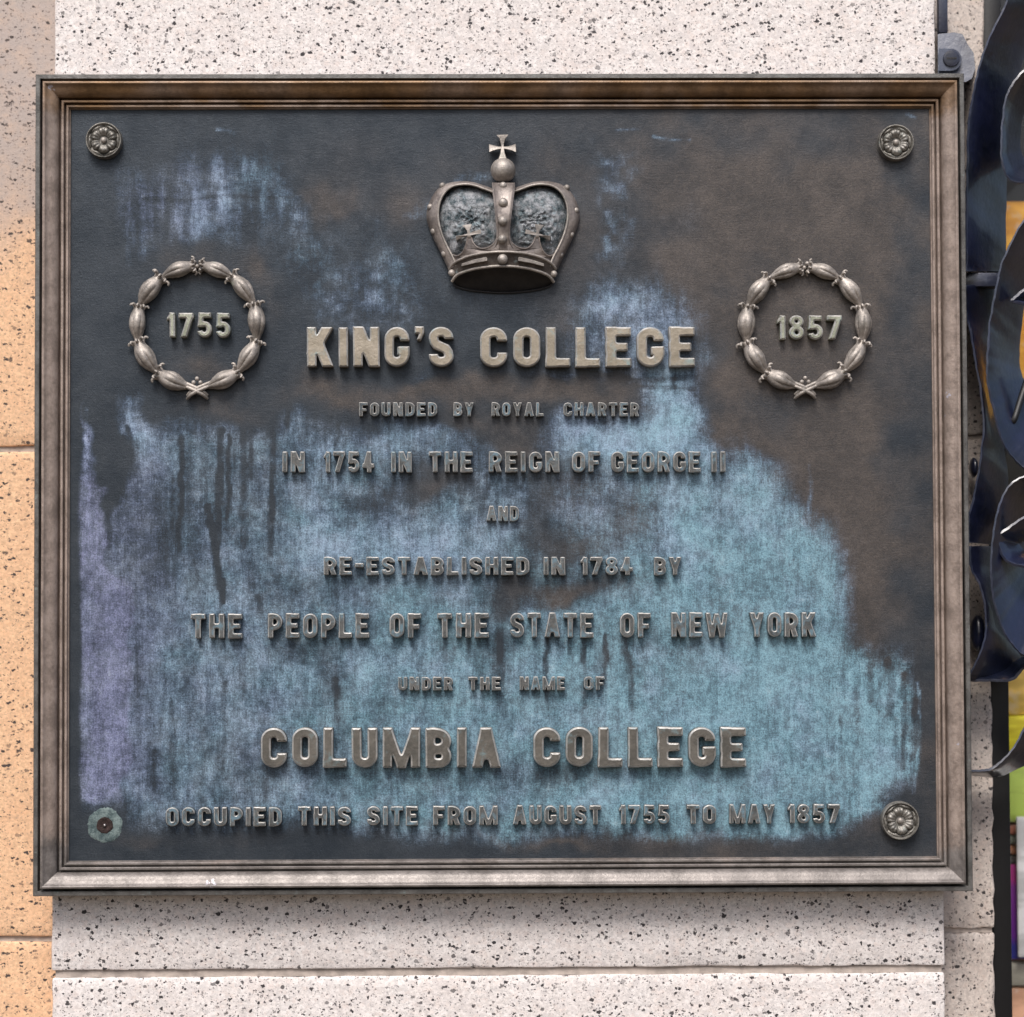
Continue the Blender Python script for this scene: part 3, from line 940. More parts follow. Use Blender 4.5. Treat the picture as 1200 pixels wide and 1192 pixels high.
def word(text, u0, u1, v0, v1, t, relief, mat, parent, name='raised_word', gap=0.13, round_=0.3):
    """one word of cast capitals standing proud of the plate between columns u0-u1, cap line v0, base line v1"""
    key = round(t, 3)
    items = []
    for ch in text:
        k = (ch, key)
        if k not in CACHE:
            CACHE[k] = contours(ch, t, 0.05)
        items.append(CACHE[k])
    pa, pb = P(u0, v1, FY), P(u1, v1, FY)
    top = P((u0 + u1) / 2, v0, FY)
    H = top.z - (pa.z + pb.z) / 2
    total = sum(i[0] for i in items) + gap * (len(items) - 1)
    sx = (pb.x - pa.x) / total
    cu = bpy.data.curves.new(name, 'CURVE')
    cu.dimensions = '2D'
    cu.fill_mode = 'BOTH'
    x = 0.0
    for ch, (wd, loops) in zip(text, items):
        jx, jy, js = random.uniform(-.006, .006), random.uniform(-.008, .008), random.uniform(-.02, .02)
        for lp in loops:
            sp_ = cu.splines.new('POLY')
            sp_.points.add(len(lp) - 1)
            for p_, (a, b) in zip(sp_.points, lp):
                p_.co = ((x + jx + a + js * (b - .5) * .5) * sx, (b + jy) * H, 0, 1)
            sp_.use_cyclic_u = True
        x += wd + gap
    relief *= 1.2
    bev = min(t * min(sx, H) * round_ * 0.8, relief * 0.6)
    cu.bevel_depth = bev
    cu.bevel_resolution = 0
    cu.offset = -bev
    cu.extrude = relief - bev + 0.001
    ob = bpy.data.objects.new(name, cu)
    COL.objects.link(ob)
    dg = bpy.context.evaluated_depsgraph_get()
    me = bpy.data.meshes.new_from_object(ob.evaluated_get(dg))
    bpy.data.objects.remove(ob)
    bpy.data.curves.remove(cu)
    n = len(me.vertices)
    co = np.empty(n * 3)
    me.vertices.foreach_get('co', co)
    co = co.reshape(-1, 3)
    # draft: a casting is wider at its foot
    ang = (pb.z - pa.z) / (pb.x - pa.x)
    out = np.stack([pa.x + co[:, 0], FY - co[:, 2] - 0.0008, pa.z + co[:, 1] + ang * co[:, 0]], -1)
    me.vertices.foreach_set('co', out.ravel())
    me.name = name
    o = link(name, me, mat, parent, 32)
    me.materials.append(B_WORN_LIT)                                 # arrises paler: some rubbing, plus edge highlights put into the colour
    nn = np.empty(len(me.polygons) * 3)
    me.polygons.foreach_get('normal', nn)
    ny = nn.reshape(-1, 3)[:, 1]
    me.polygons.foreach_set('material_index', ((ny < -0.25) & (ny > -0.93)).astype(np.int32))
    me.update()
    return o


LINES = [
    (385, 431, .235, .0112, B_TITLE, .20, .13, [("KING'S", 361, 532), ('COLLEGE', 563, 813)]),
    (472.5, 488.5, .235, .0062, B_TEXT, .24, .16, [('FOUNDED', 421.5, 512.5), ('BY', 531.5, 555.5), ('ROYAL', 576, 637), ('CHARTER', 660, 748.5)]),
    (530, 554, .225, .0082, B_TEXT, .24, .16, [('IN', 332, 358), ('1754', 380, 439), ('IN', 459, 483), ('THE', 503, 554), ('REIGN', 573, 655), ('OF', 670, 703), ('GEORGE', 716, 820), ('II', 833, 849)]),
    (593.5, 611, .23, .0062, B_TEXT, .24, .14, [('AND', 570, 608)]),
    (653, 674, .225, .0077, B_TEXT, .24, .15, [('RE-ESTABLISHED', 380, 620), ('IN', 637, 662), ('1784', 680, 741), ('BY', 766, 798)]),
    (718.5, 747, .225, .0087, B_TEXT, .24, .16, [('THE', 225, 285), ('PEOPLE', 315, 433), ('OF', 457, 494), ('THE', 513, 573), ('STATE', 598, 695), ('OF', 726, 762), ('NEW', 786, 852), ('YORK', 877, 955)]),
    (793, 808.5, .235, .0062, B_TEXT, .24, .16, [('UNDER', 467, 531), ('THE', 549, 587), ('NAME', 609, 662), ('OF', 684, 708)]),
    (852, 898, .235, .0112, B_DIM, .22, .13, [('COLUMBIA', 307, 587), ('COLLEGE', 625, 873)]),
    (943.5, 965.5, .23, .0080, B_TEXT, .24, .15, [('OCCUPIED', 196, 331), ('THIS', 350, 412), ('SITE', 431, 490), ('FROM', 508, 583), ('AUGUST', 601, 704), ('1755', 725, 784), ('TO', 804, 838), ('MAY', 854, 907), ('1857', 922, 983)]),
]
for v0, v1, t, rel, mat, rd, gp, words in LINES:
    for tx, a, b in words:
        dv = (a + b) / 2
        sl = -2.0 * (dv - 590) / 400 if v0 > 900 else (-1.0 * (dv - 590) / 400 if v0 > 700 else 0)
        word(tx, a, b, v0 + sl, v1 + sl, t, rel, mat, plq, gap=gp, round_=rd)

# ------------------------------------------------------------------ rosettes, bolt


def rosette(u, v, r_px, rot):
    c = P(u, v, FY)
    r = (P(u + r_px, v, FY) - c).length
    bm = bmesh.new()
    nr, na = 30, 120

    def hgt(q, a):
        pet = abs(math.cos(3 * (a + rot)))
        k6 = pet ** 0.55
        lip = 0.60 + 0.13 * k6
        if q > 0.90:
            return 0.20 + 0.06 * math.sin(min(1, (q - .90) / .10) * math.pi)
        hh = 0.07
        if q < lip:
            s_ = (q - .2) / (lip - .2)
            s_ = max(0, min(1, s_))
            hh = 0.14 + 0.15 * math.sin(s_ ** 1.3 * math.pi * .86) * (0.45 + 0.55 * k6) + 0.02 * math.cos(18 * (a + rot)) * s_
            if q < .26:
                hh = 0.11
        else:
            al = abs(math.sin(3 * (a + rot)))
            hh = 0.06 + 0.15 * max(0, math.sin((q - lip) / (.92 - lip) * math.pi)) * al ** .7
        return hh

    rings = []
    for i in range(nr + 1):
        q = 0.02 + 0.98 * i / nr
        rings.append([c + Vector((q * r * math.cos(a), -r * hgt(q, a) * 1.35 - 0.004, q * r * math.sin(a))) for a in [2 * math.pi * k / na for k in range(na)]])
    rings.append([c + Vector((r * 1.015 * math.cos(a), 0.001, r * 1.015 * math.sin(a))) for a in [2 * math.pi * k / na for k in range(na)]])
    loft(bm, rings, True, False)
    bm.faces.new([bm.verts[i] for i in range(0)] or _first_ring(bm, na))
    o = from_bm('rosette', bm, B_ROSE, plq, 50)
    bm = bmesh.new()
    ball(bm, c + Vector((0, -0.004 - r * 0.23, 0)), r * 0.17, 0.8, 18, 10)
    from_bm('centre_boss', bm, B_WREATH, o, 60)


def _first_ring(bm, na):
    bm.verts.ensure_lookup_table()
    return [bm.verts[i] for i in range(na)][::-1]


rosette(123, 166, 21, 0.52)
rosette(1048.5, 168.5, 20.8, 0.45)
rosette(1053.5, 961, 22.0, 0.35)

c = P(123, 967, FY)
bm = bmesh.new()
rs = random.Random(3)
na = 90
ragged = [1 + 0.07 * noise.noise(Vector((2 * math.cos(2 * math.pi * k / na), 3 * math.sin(2 * math.pi * k / na), 5))) + 0.07 * noise.noise(Vector((14 * math.cos(2 * math.pi * k / na), 9 * math.sin(2 * math.pi * k / na), 1))) for k in range(na)]
rings = []
for q, hh in [(0.34, 0.2), (0.40, 1.3), (0.55, 1.1), (0.8, 0.8), (0.95, 0.6), (1.0, -0.2)]:
    rings.append([c + Vector((0.0205 * q * (ragged[k] if q > .5 else 1) * math.cos(2 * math.pi * k / na), -0.001 * hh * (1 + .5 * noise.noise(Vector((q * 7, k * .3, 2)))), 0.0205 * q * (ragged[k] if q > .5 else 1) * math.sin(2 * math.pi * k / na))) for k in range(na)])
loft(bm, rings, True, False)
seat = from_bm('corroded_seat', bm, VERDI, plq, 60)
bm = bmesh.new()
rings = []
for q, hh in [(1.12, 0.0), (1.1, 1.8), (0.9, 2.2), (0.6, 1.0), (0.35, 0.5), (0.05, 0.4)]:
    rings.append([c + Vector((0.0085 * q * math.cos(2 * math.pi * k / 28), -0.001 * hh, 0.0085 * q * math.sin(2 * math.pi * k / 28))) for k in range(28)])
loft(bm, rings)
rough_up(bm, 0.0007, 300)
bolt = from_bm('mounting_bolt', bm, RUST, plq, 60)
bm = bmesh.new()
ball(bm, c + Vector((0, -0.001, 0)), 0.0019, 1.5, 12, 8)
from_bm('bolt_tip', bm, STEEL, bolt, 60)

# ------------------------------------------------------------------ wreaths


def bud(parent, cu, cv, a_tail, a_head, rr, size, twist, hsc=1.0):
    """bellflower husk lying along the ring from a_tail to a_head (degrees, 0 = up, clockwise)"""
    n = 26
    R = rr * 0.001

    def axis(s_):
        a = math.radians(a_tail + (a_head - a_tail) * s_)
        a0, a1 = math.radians(a_tail), math.radians(a_head)
        p_arc = Vector((math.sin(a), 0, math.cos(a)))
        p_lin = Vector((math.sin(a0), 0, math.cos(a0))).lerp(Vector((math.sin(a1), 0, math.cos(a1))), s_)
        return p_arc.lerp(p_lin, 0.45) * R

    C0 = P(cu, cv, FY)
    prof_ = [(0, .20), (.08, .28), (.2, .48), (.34, .76), (.48, .96), (.60, 1.0), (.72, .92), (.82, .76), (.90, .64), (.97, .66), (1.0, .58)]

    def rad(s_):
        for (a, ra), (b, rb) in zip(prof_, prof_[1:]):
            if s_ <= b:
                q = (s_ - a) / (b - a)
                q = q * q * (3 - 2 * q) * .5 + q * .5
                return ra + (rb - ra) * q
        return prof_[-1][1]

    bm = bmesh.new()
    rings = []
    frames = []
    seg = 72
    for i in range(n + 1):
        s_ = i / n
        p_ = C0 + axis(s_)
        t_ = (axis(min(1, s_ + .02)) - axis(max(0, s_ - .02))).normalized()
        o_ = Vector((0, -1, 0))
        b_ = t_.cross(o_).normalized()
        ctr = p_ + o_ * (0.0035 * hsc + 0.0055 * math.sin(s_ * math.pi * .9))
        r0 = rad(s_) * size * 0.001
        ring = []
        for k in range(seg):
            f = 2 * math.pi * k / seg
            rib = 1 + 0.30 * (abs(math.cos(3.0 * (f + twist) + s_ * .9)) ** 0.5 - .66) * math.sin(min(1, s_ * 1.3) * math.pi)
            ring.append(ctr + (b_ * math.cos(f) + o_ * math.sin(f)) * r0 * rib)
        rings.append(ring)
        frames.append((ctr, t_, b_, o_, r0))
    loft(bm, rings)
    # curled-back petal tips round the mouth
    ctr, t_, b_, o_, r0 = frames[-3]
    for k, f in enumerate((0.0, 0.85, 1.57, 2.3, 3.14)):
        d_ = b_ * math.cos(f + twist * .2) + o_ * math.sin(f + twist * .2)
        lng = size * 0.001 * random.uniform(.9, 1.3)
        pts = [ctr + d_ * r0 * .55 - t_ * lng * .5, ctr + d_ * r0 * .95 + t_ * lng * .10, ctr + d_ * (r0 * 1.15 + lng * .18) + t_ * lng * .30, ctr + d_ * (r0 * 1.15 + lng * .36) + t_ * lng * .24, ctr + d_ * (r0 * 1.15 + lng * .42) + t_ * lng * .08]
        tube(bm, catmull(pts, 5), size * 0.00020, 8, lambda q: 1.15 - 0.55 * q)
    return from_bm('husk', bm, B_WREATH, parent, 60)


def wreath(cu, cv, rr, text, tu0, tu1, tv0, tv1, sk):
    C0 = P(cu, cv, FY)
    bm = bmesh.new()
    pts = [C0 + Vector((math.sin(a), 0, math.cos(a))) * rr * 0.001 + Vector((0, -0.001, 0)) for a in [2 * math.pi * k / 72 for k in range(73)]]
    tube(bm, pts, 0.0022, 8)
    wr = from_bm('wreath', bm, B_DARK, plq, 60)
    for sgn in (-1, 1):
        cuts = [(175, 138), (143, 103), (108, 68), (73, 34), (39, 3)]
        for i, (ta, he) in enumerate(cuts):
            j = random.uniform(-1.2, 1.2)
            bud(wr, cu, cv, sgn * (ta + j), sgn * (he + j), rr, 9.7 * random.uniform(.94, 1.08) * (0.86 if i == 4 else 1.0), random.uniform(-.5, .5) + sk)
    # tie: two stems crossing at the foot, three berries above, four beads at the head
    bm = bmesh.new()
    B = C0 + Vector((0, 0, -rr * 0.001))
    o_ = Vector((0, -1, 0))
    for sgn in (-1, 1):
        for dz, dy in ((0.001, .008), (-.003, .0105)):
            pts = [B + Vector((-sgn * .017, 0, .006 + dz)) + o_ * .006, B + Vector((-sgn * .006, 0, .001 + dz)) + o_ * dy, B + Vector((sgn * .006, 0, -.005 + dz)) + o_ * dy, B + Vector((sgn * .012, 0, -.010 + dz)) + o_ * .005]
            tube(bm, catmull(pts, 5), 0.0021, 8, lambda q: 0.8 + .35 * math.sin(q * math.pi))
    for dx, dz in ((0, .0105), (-.004, .006), (.004, .006)):
        ball(bm, B + Vector((dx, -.008, dz)), .0026, 1, 10, 7)
    from_bm('stem_tie', bm, B_WREATH, wr, 60)
    bm = bmesh.new()
    T_ = C0 + Vector((0, 0, rr * 0.001))
    for dx, dz in ((-.0035, .004), (.0035, .004), (-.004, -.006), (.004, -.006), (0, -.001)):
        ball(bm, T_ + Vector((dx, -.007, dz)), .0027, 1, 10, 7)
    from_bm('bead_cluster', bm, B_WREATH, wr, 60)
    word(text, tu0, tu1, tv0, tv1, .225, .0087, B_NUM, wr, name='raised_date', gap=.15, round_=.34)


wreath(232, 383.5, 72, '1755', 197, 271, 368, 396.5, 0.0)
wreath(942, 384, 71, '1857', 909.5, 985, 371, 399, 0.35)

# ------------------------------------------------------------------ crown
KU, KV, KS = 460, 130, 4.615


def cp(a, b, h):
    """point of the crown: a, b on a drawing four and a half times life size, h millimetres above the plate"""
    return P(KU + a / KS, KV + b / KS, FY - h * 0.001)


def bulge(a, lo=5, hi=38):
    q = max(0.0, 1 - ((a - 597) / 292) ** 2)
    return lo + (hi - lo) * math.sqrt(q)


def slab(bm, pts, hf, th, bevel=0.8):
    """plate with the outline pts, lying at height hf(a, b), th millimetres thick, its rim eased"""
    n = len(pts)
    cx, cy = sum(p[0] for p in pts) / n, sum(p[1] for p in pts) / n
    k = bevel * KS * 0.9
    ins = []
    for i, p in enumerate(pts):
        a, c_ = pts[i - 1], pts[(i + 1) % n]
        e = Vector((c_[0] - a[0], c_[1] - a[1])).normalized()
        ins.append(Vector((-e.y, e.x)))
    area = sum(pts[i - 1][0] * pts[i][1] - pts[i][0] * pts[i - 1][1] for i in range(n))
    sg = 1 if area > 0 else -1
    inner = [(p[0] + sg * q.x * k, p[1] + sg * q.y * k) for p, q in zip(pts, ins)]
    f0 = [bm.verts.new(cp(p[0], p[1], hf(*p))) for p in inner]
    f1 = [bm.verts.new(cp(p[0], p[1], hf(*p) - bevel)) for p in pts]
    f2 = [bm.verts.new(cp(p[0], p[1], hf(*p) - th)) for p in pts]
    for r0, r1 in ((f0, f1), (f1, f2)):
        for i in range(n):
            j = (i + 1) % n
            bm.faces.new((r0[i], r0[j], r1[j], r1[i]))
    tri = geometry.tessellate_polygon([[Vector((p[0], p[1], 0)) for p in inner]])
    for t_ in tri:
        try:
            bm.faces.new([f0[i] for i in t_])
        except ValueError:
            pass


def smooth_poly(pts, n=4):
    q = catmull([(p[0], p[1], 0) for p in pts] + [(pts[0][0], pts[0][1], 0)], n)
    return [(p.x, p.y) for p in q[:-1]]


# circlet: the part every other piece of the crown grows from
up_e = catmull([(306, 860, 0), (330, 826, 0), (400, 790, 0), (500, 769, 0), (595, 762, 0), (700, 769, 0), (795, 790, 0), (860, 826, 0), (884, 858, 0)], 5)
lo_e = catmull([(322, 922, 0), (350, 888, 0), (425, 859, 0), (510, 845, 0), (595, 840, 0), (690, 846, 0), (770, 862, 0), (840, 890, 0), (872, 926, 0)], 5)
bk_e = catmull([(326, 926, 0), (345, 950, 0), (410, 968, 0), (500, 979, 0), (595, 984, 0), (700, 979, 0), (790, 966, 0), (850, 948, 0), (868, 928, 0)], 5)
bm = bmesh.new()
rings = []
for a, b in zip(up_e, lo_e):
    rings.append([cp(a.x, a.y + 2, 0), cp(a.x, a.y, bulge(a.x)), cp(a.x * .5 + b.x * .5, a.y * .5 + b.y * .5, bulge((a.x + b.x) / 2) - 3.5), cp(b.x, b.y, bulge(b.x) - 6), cp(b.x, b.y - 14, bulge(b.x) - 10), cp(b.x, b.y - 20, 0)])
loft(bm, rings)
crown = from_bm('crown', bm, B_CROWN, plq, 50)
for e, hh, r in ((up_e, 0.6, .0015), (lo_e, -4.8, .0018)):
    bm = bmesh.new()
    tube(bm, [cp(p.x, p.y, bulge(p.x) + hh) for p in e], r, 10)
    from_bm('rim', bm, B_WREATH, crown, 60)
# underside: hollow and back lip, their shade put into a near-black colour
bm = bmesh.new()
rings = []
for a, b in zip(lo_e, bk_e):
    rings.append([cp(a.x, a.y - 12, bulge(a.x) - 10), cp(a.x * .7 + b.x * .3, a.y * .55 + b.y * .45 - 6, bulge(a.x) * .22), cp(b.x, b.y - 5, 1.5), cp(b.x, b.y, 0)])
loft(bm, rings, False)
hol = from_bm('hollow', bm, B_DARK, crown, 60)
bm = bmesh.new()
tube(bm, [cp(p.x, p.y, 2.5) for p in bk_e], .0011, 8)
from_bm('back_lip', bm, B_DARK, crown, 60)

# cap: two puffed lobes of pitted lining
for sgn in (-1, 1):
    edge = [(600, 460), (545, 428), (470, 405), (390, 398), (310, 425), (262, 480), (246, 560), (256, 650), (290, 730), (320, 792), (400, 800), (500, 775), (590, 770), (598, 600)]
    if sgn == 1:
        edge = [(1197 - a, b) for a, b in edge]
    e = smooth_poly(edge, 6)
    cx, cy = (440 if sgn < 0 else 757), 590
    bm = bmesh.new()
    nr = 26
    rings = []
    for i in range(nr + 1):
        q = 0.02 + 0.98 * i / nr
        r = []
        for a, b in e:
            x, y = cx + (a - cx) * q, cy + (b - cy) * q
            hh = 1 + 20 * math.sqrt(max(0, 1 - (q * .98) ** 2.2))
            pn = noise.noise(Vector((x * .055, y * .065, 3))) + .8 * noise.noise(Vector((x * .12, y * .14, 7)))
            k_ = max(0, min(1, (y - 450) / 90))
            r.append(cp(x, y, hh + pn * (0.25 + 2.4 * k_) * (1 - q ** 6)))
        rings.append(r)
    loft(bm, rings, True, False)
    bm.faces.new(_first_ring(bm, len(e)))
    from_bm('cap', bm, B_CAP, crown, 70)

# side arches
for sgn in (-1, 1):
    mir = (lambda a: a) if sgn < 0 else (lambda a: 1195 - a)
    outer = [(545, 420), (500, 405), (440, 386), (380, 380), (310, 388), (250, 418), (205, 480), (183, 560), (200, 640), (235, 720), (275, 800), (300, 855)]
    inner = [(545, 440), (500, 424), (445, 404), (385, 397), (322, 410), (276, 450), (250, 515), (248, 590), (266, 665), (296, 735), (325, 790), (345, 840)]
    hs = [20, 20, 19, 18, 17, 16, 15, 15, 15, 16, 17, 18]
    co_ = catmull([(mir(a), b, 0) for a, b in outer], 5)
    ci_ = catmull([(mir(a), b, 0) for a, b in inner], 5)
    hh = catmull([(h, 0, 0) for h in hs], 5)
    bm = bmesh.new()
    rings = []
    for o_, i_, h_ in zip(co_, ci_, hh):
        h = h_.x
        mid = (o_ + i_) / 2
        rings.append([cp(i_.x, i_.y, 1), cp(i_.x, i_.y, h), cp(mid.x, mid.y, h - 1.5), cp(o_.x, o_.y, h - 9), cp(o_.x, o_.y, 0)])
    loft(bm, rings)
    from_bm('arch', bm, B_ARCH, crown, 50)
    bm = bmesh.new()
    tube(bm, [cp(i_.x, i_.y, h_.x + .2) for i_, h_ in zip(ci_, hh)], .0014, 8)
    from_bm('rim', bm, B_WREATH, crown, 60)

# middle arch, bowed forward
bm = bmesh.new()
st_ = [(388, 537, 662, 24), (430, 540, 660, 33), (500, 548, 652, 40), (580, 556, 642, 43), (660, 562, 636, 41), (720, 552, 648, 38), (765, 520, 680, 35)]
ctl = catmull([(a, b, 0) for a, b, _, _ in st_], 5)
ctr_ = catmull([(c_, d_, 0) for _, _, c_, d_ in st_], 5)
rings = []
for p, q in zip(ctl, ctr_):
    y, l, r, h = p.x, p.y, q.x, q.y
    m_ = (l + r) / 2
    rings.append([cp(l, y, 8), cp(l, y, h - .6), cp(l + 9, y, h + .7), cp(l + 14, y, h - .5), cp(m_, y, h), cp(r - 14, y, h - .5), cp(r - 9, y, h + .7), cp(r, y, h - .6), cp(r, y, 8)])
loft(bm, rings)
from_bm('arch', bm, B_ARCH, crown, 50)

# crest with a cross pattee each side
for sgn in (-1, 1):
    mir = (lambda a: a) if sgn < 0 else (lambda a: 1197 - a)
    bm = bmesh.new()
    crest = [(566, 668), (560, 700), (540, 724), (512, 740), (478, 744), (452, 732), (434, 708), (427, 684), (404, 684), (402, 706), (392, 740), (374, 770), (350, 784), (324, 778), (312, 800), (318, 838), (400, 792), (500, 771), (575, 765), (580, 700)]
    pts = [(mir(a), b) for a, b in crest]
    slab(bm, pts, lambda a, b: bulge(a) - .5, 5, 0.7)
    tube(bm, [cp(mir(a), b, bulge(mir(a)) - .6) for a, b in [(p.x, p.y) for p in catmull([(a, b, 0) for a, b in crest[:8]], 3)]], .0009, 6)
    tube(bm, [cp(mir(a), b, bulge(mir(a)) - .6) for a, b in [(p.x, p.y) for p in catmull([(a, b, 0) for a, b in crest[8:14]], 3)]], .0009, 6)
    from_bm('crest', bm, B_ARCH, crown, 40)
    bm = bmesh.new()
    cr = [(402, 690), (404, 676), (380, 684), (345, 702), (342, 676), (376, 672), (405, 664), (402, 648), (388, 630), (378, 618), (428, 612), (424, 630), (418, 646), (420, 660), (446, 650), (476, 640), (480, 664), (452, 668), (424, 674), (426, 690)]
    slab(bm, [(mir(a), b) for a, b in cr], lambda a, b: bulge(a) + (1.5 if b < 680 else 0), 5, 0.5)
    from_bm('small_cross', bm, B_WREATH, crown, 40)

# orb and its cross
bm = bmesh.new()
oc = cp(598, 322, 15)
orad = (cp(666, 322, 15) - oc).length
bmesh.ops.create_uvsphere(bm, u_segments=32, v_segments=20, radius=orad, matrix=Matrix.Translation(oc) @ Matrix.Diagonal((1, 1, .98, 1)))
orb = from_bm('orb', bm, B_WREATH, crown, 80)
bm = bmesh.new()
cr = [(586, 205), (570, 210), (545, 216), (522, 224), (521, 180), (545, 186), (570, 192), (588, 193), (584, 175), (577, 150), (563, 130), (626, 128), (612, 150), (604, 175), (602, 193), (622, 192), (645, 186), (668, 178), (669, 224), (645, 216), (622, 210), (604, 205), (608, 230), (616, 255), (640, 285), (556, 285), (574, 255), (582, 230)]
slab(bm, cr, lambda a, b: 12 + max(0, (b - 190) / 95 * 7), 7, 0.8)
from_bm('cross', bm, B_WREATH, crown, 40)

# jewels
for a, b, h, r in [(598, 404, 27.5, 18), (598, 496, 40, 23), (596, 596, 43, 23), (595, 694, 39.8, 22), (595, 802, 36.5, 25), (270, 404, 8, 15), (205, 520, 8, 16), (226, 652, 8, 19), (284, 772, 10, 19), (320, 876, 14, 17),
                   (943, 415, 8, 15), (990, 540, 8, 16), (963, 668, 8, 17), (906, 778, 10, 17), (872, 882, 14, 17)]:
    bm = bmesh.new()
    ball(bm, cp(a, b, h), r / KS * 0.00112, .9, 16, 10)
    from_bm('jewel', bm, B_WREATH, crown, 80)
for sgn in (-1, 1):
    mir = (lambda a: a) if sgn < 0 else (lambda a: 1192 - a)
    bm = bmesh.new()
    slab(bm, [(mir(a), b) for a, b in [(372, 842), (374, 826), (440, 804), (505, 790), (514, 796), (513, 812), (445, 824)]], lambda a, b: bulge(a) + 1.5, 7, 0.7)
    from_bm('bar_jewel', bm, B_WREATH, crown, 40)

# ------------------------------------------------------------------ wrought-iron grille
gr = empty('wrought_iron_grille', (0.62, 0.06, -0.6), 'blue-black wrought-iron scroll grille in front of the shop window', 'iron grille')


def strap(front, back, yf=0.012, yb=0.085, th=0.0032, name='scroll_strap', n=7):
    """flat bar bent into a scroll: its near edge and its far edge are given, its hammered arrises wander a little"""
    f = catmull([P(a, b, yf) for a, b in front], n)
    k = catmull([P(a, b, yb) for a, b in back], n)
    m_ = max(len(f), len(k))

    def res(c_):
        return [c_[min(len(c_) - 2, int(i * (len(c_) - 1) / (m_ - 1)))].lerp(c_[min(len(c_) - 1, int(i * (len(c_) - 1) / (m_ - 1)) + 1)], i * (len(c_) - 1) / (m_ - 1) - min(len(c_) - 2, int(i * (len(c_) - 1) / (m_ - 1)))) for i in range(m_)]

    f, k = res(f), res(k)
    bm = bmesh.new()
    rings = []
    for i in range(m_):
        t_ = (f[min(i + 1, m_ - 1)] - f[max(i - 1, 0)]).normalized()
        wdir = (k[i] - f[i]).normalized()
        nn = t_.cross(wdir).normalized()
        hm = 0.0003 * math.sin(i * 1.9) + 0.0008 * noise.noise(f[i] * 60)
        a = f[i] + nn * hm
        th_ = th * (1 + .25 * noise.noise(f[i] * 60))
        ring = [a - nn * th_ * .5, a - nn * th_ * .35 - wdir * .0015, a + nn * th_ * .35 - wdir * .0015, a + nn * th_ * .5]
        for s_ in (.33, .66, 1.0):
            ring.append(f[i].lerp(k[i], s_) + nn * th_ * .5 + nn * .001 * noise.noise(f[i] * 50 + Vector((s_ * 9, 0, 0))))
        for s_ in (1.0, .66, .33):
            ring.append(f[i].lerp(k[i], s_) - nn * th_ * .5 + nn * .001 * noise.noise(f[i] * 50 + Vector((s_ * 9, 0, 0))))
        rings.append(ring)
    loft(bm, rings)
    return from_bm(name, bm, IRON, gr, 45)


# tall outer scroll and its curled end
strap([(1184, -30), (1181, 0), (1163, 38), (1149, 75), (1142, 108), (1136, 141), (1134, 200), (1133, 260), (1133, 318)], [(1235, -30), (1222, 0), (1204, 50), (1190, 100), (1180, 150), (1179, 200), (1178, 250), (1177, 300), (1174, 318)])
strap([(1215, 76), (1200, 83), (1186, 100), (1178, 121), (1174, 161), (1175, 191), (1184, 211), (1200, 214), (1216, 208)], [(1230, 96), (1215, 104), (1204, 122), (1197, 142), (1194, 166), (1196, 180), (1203, 190), (1214, 192), (1226, 188)])
strap([(1132, 334), (1133, 367), (1138, 391), (1144, 426), (1149, 455), (1153, 499), (1149, 543), (1142, 581), (1136, 606), (1136, 636)], [(1172, 334), (1168, 380), (1163, 420), (1163, 450), (1168, 490), (1176, 530), (1180, 560), (1176, 600), (1168, 625), (1162, 638)], yf=.02)
strap([(1215, 240), (1200, 259), (1178, 300), (1169, 332), (1161.5, 373), (1157.5, 414), (1158, 449), (1166, 485), (1174, 514), (1186, 534), (1200, 548), (1218, 556)], [(1235, 270), (1216, 305), (1203, 340), (1197, 375), (1194, 405), (1194, 430), (1199, 446), (1207, 456), (1216, 462), (1224, 466), (1232, 468), (1240, 468)], yf=.006)
strap([(1218, 553), (1200, 559), (1185, 568), (1173, 588), (1166, 617), (1162, 653), (1163, 688), (1169, 717), (1179, 743), (1191, 760), (1204, 769), (1220, 772)], [(1235, 575), (1222, 580), (1212, 590), (1206, 605), (1203, 622), (1202, 640), (1203, 656), (1207, 668), (1213, 677), (1220, 682), (1228, 684), (1238, 684)], yf=.006)
strap([(1137, 640), (1138, 664), (1148, 685), (1154, 708), (1156, 738), (1150, 764), (1140, 786), (1134, 796)], [(1166, 640), (1168, 672), (1172, 705), (1180, 735), (1190, 758), (1196, 775), (1194, 790), (1184, 797)], yf=.02)
strap([(1135, 797), (1160, 797), (1186, 796), (1198, 784), (1212, 774)], [(1135, 786), (1160, 786), (1180, 782), (1192, 776), (1212, 764)], yf=.03, yb=.07, th=.004)
# curled leaves inside the scrolls
strap([(1215, 600), (1200, 607), (1182, 619), (1169, 628), (1170, 638), (1179, 656), (1200, 664), (1214, 662)], [(1222, 628), (1212, 630), (1202, 632), (1194, 636), (1194, 640), (1200, 646), (1212, 648), (1222, 646)], yf=.02, yb=.06, th=.004, name='curled_leaf')
strap([(1214, 334), (1200, 340), (1188, 350), (1187, 353), (1200, 356), (1214, 358)], [(1220, 340), (1208, 345), (1200, 349), (1200, 351), (1208, 353), (1220, 354)], yf=.02, yb=.05, th=.004, name='curled_leaf')
bm = bmesh.new()
tube(bm, catmull([P(1187, 495, .03), P(1190, 488, .03), P(1197, 466, .04), P(1206, 440, .05)], 5), .0042, 8, lambda q: .8 + .3 * q)
from_bm('curled_leaf', bm, FR, gr, 60)
strap([(1136, 903), (1150, 903), (1161, 902), (1171, 895), (1186, 879), (1200, 856), (1212, 832)], [(1136, 908), (1150, 909), (1161, 910), (1175, 908), (1192, 900), (1210, 890), (1226, 872)], yf=.02, yb=.075)
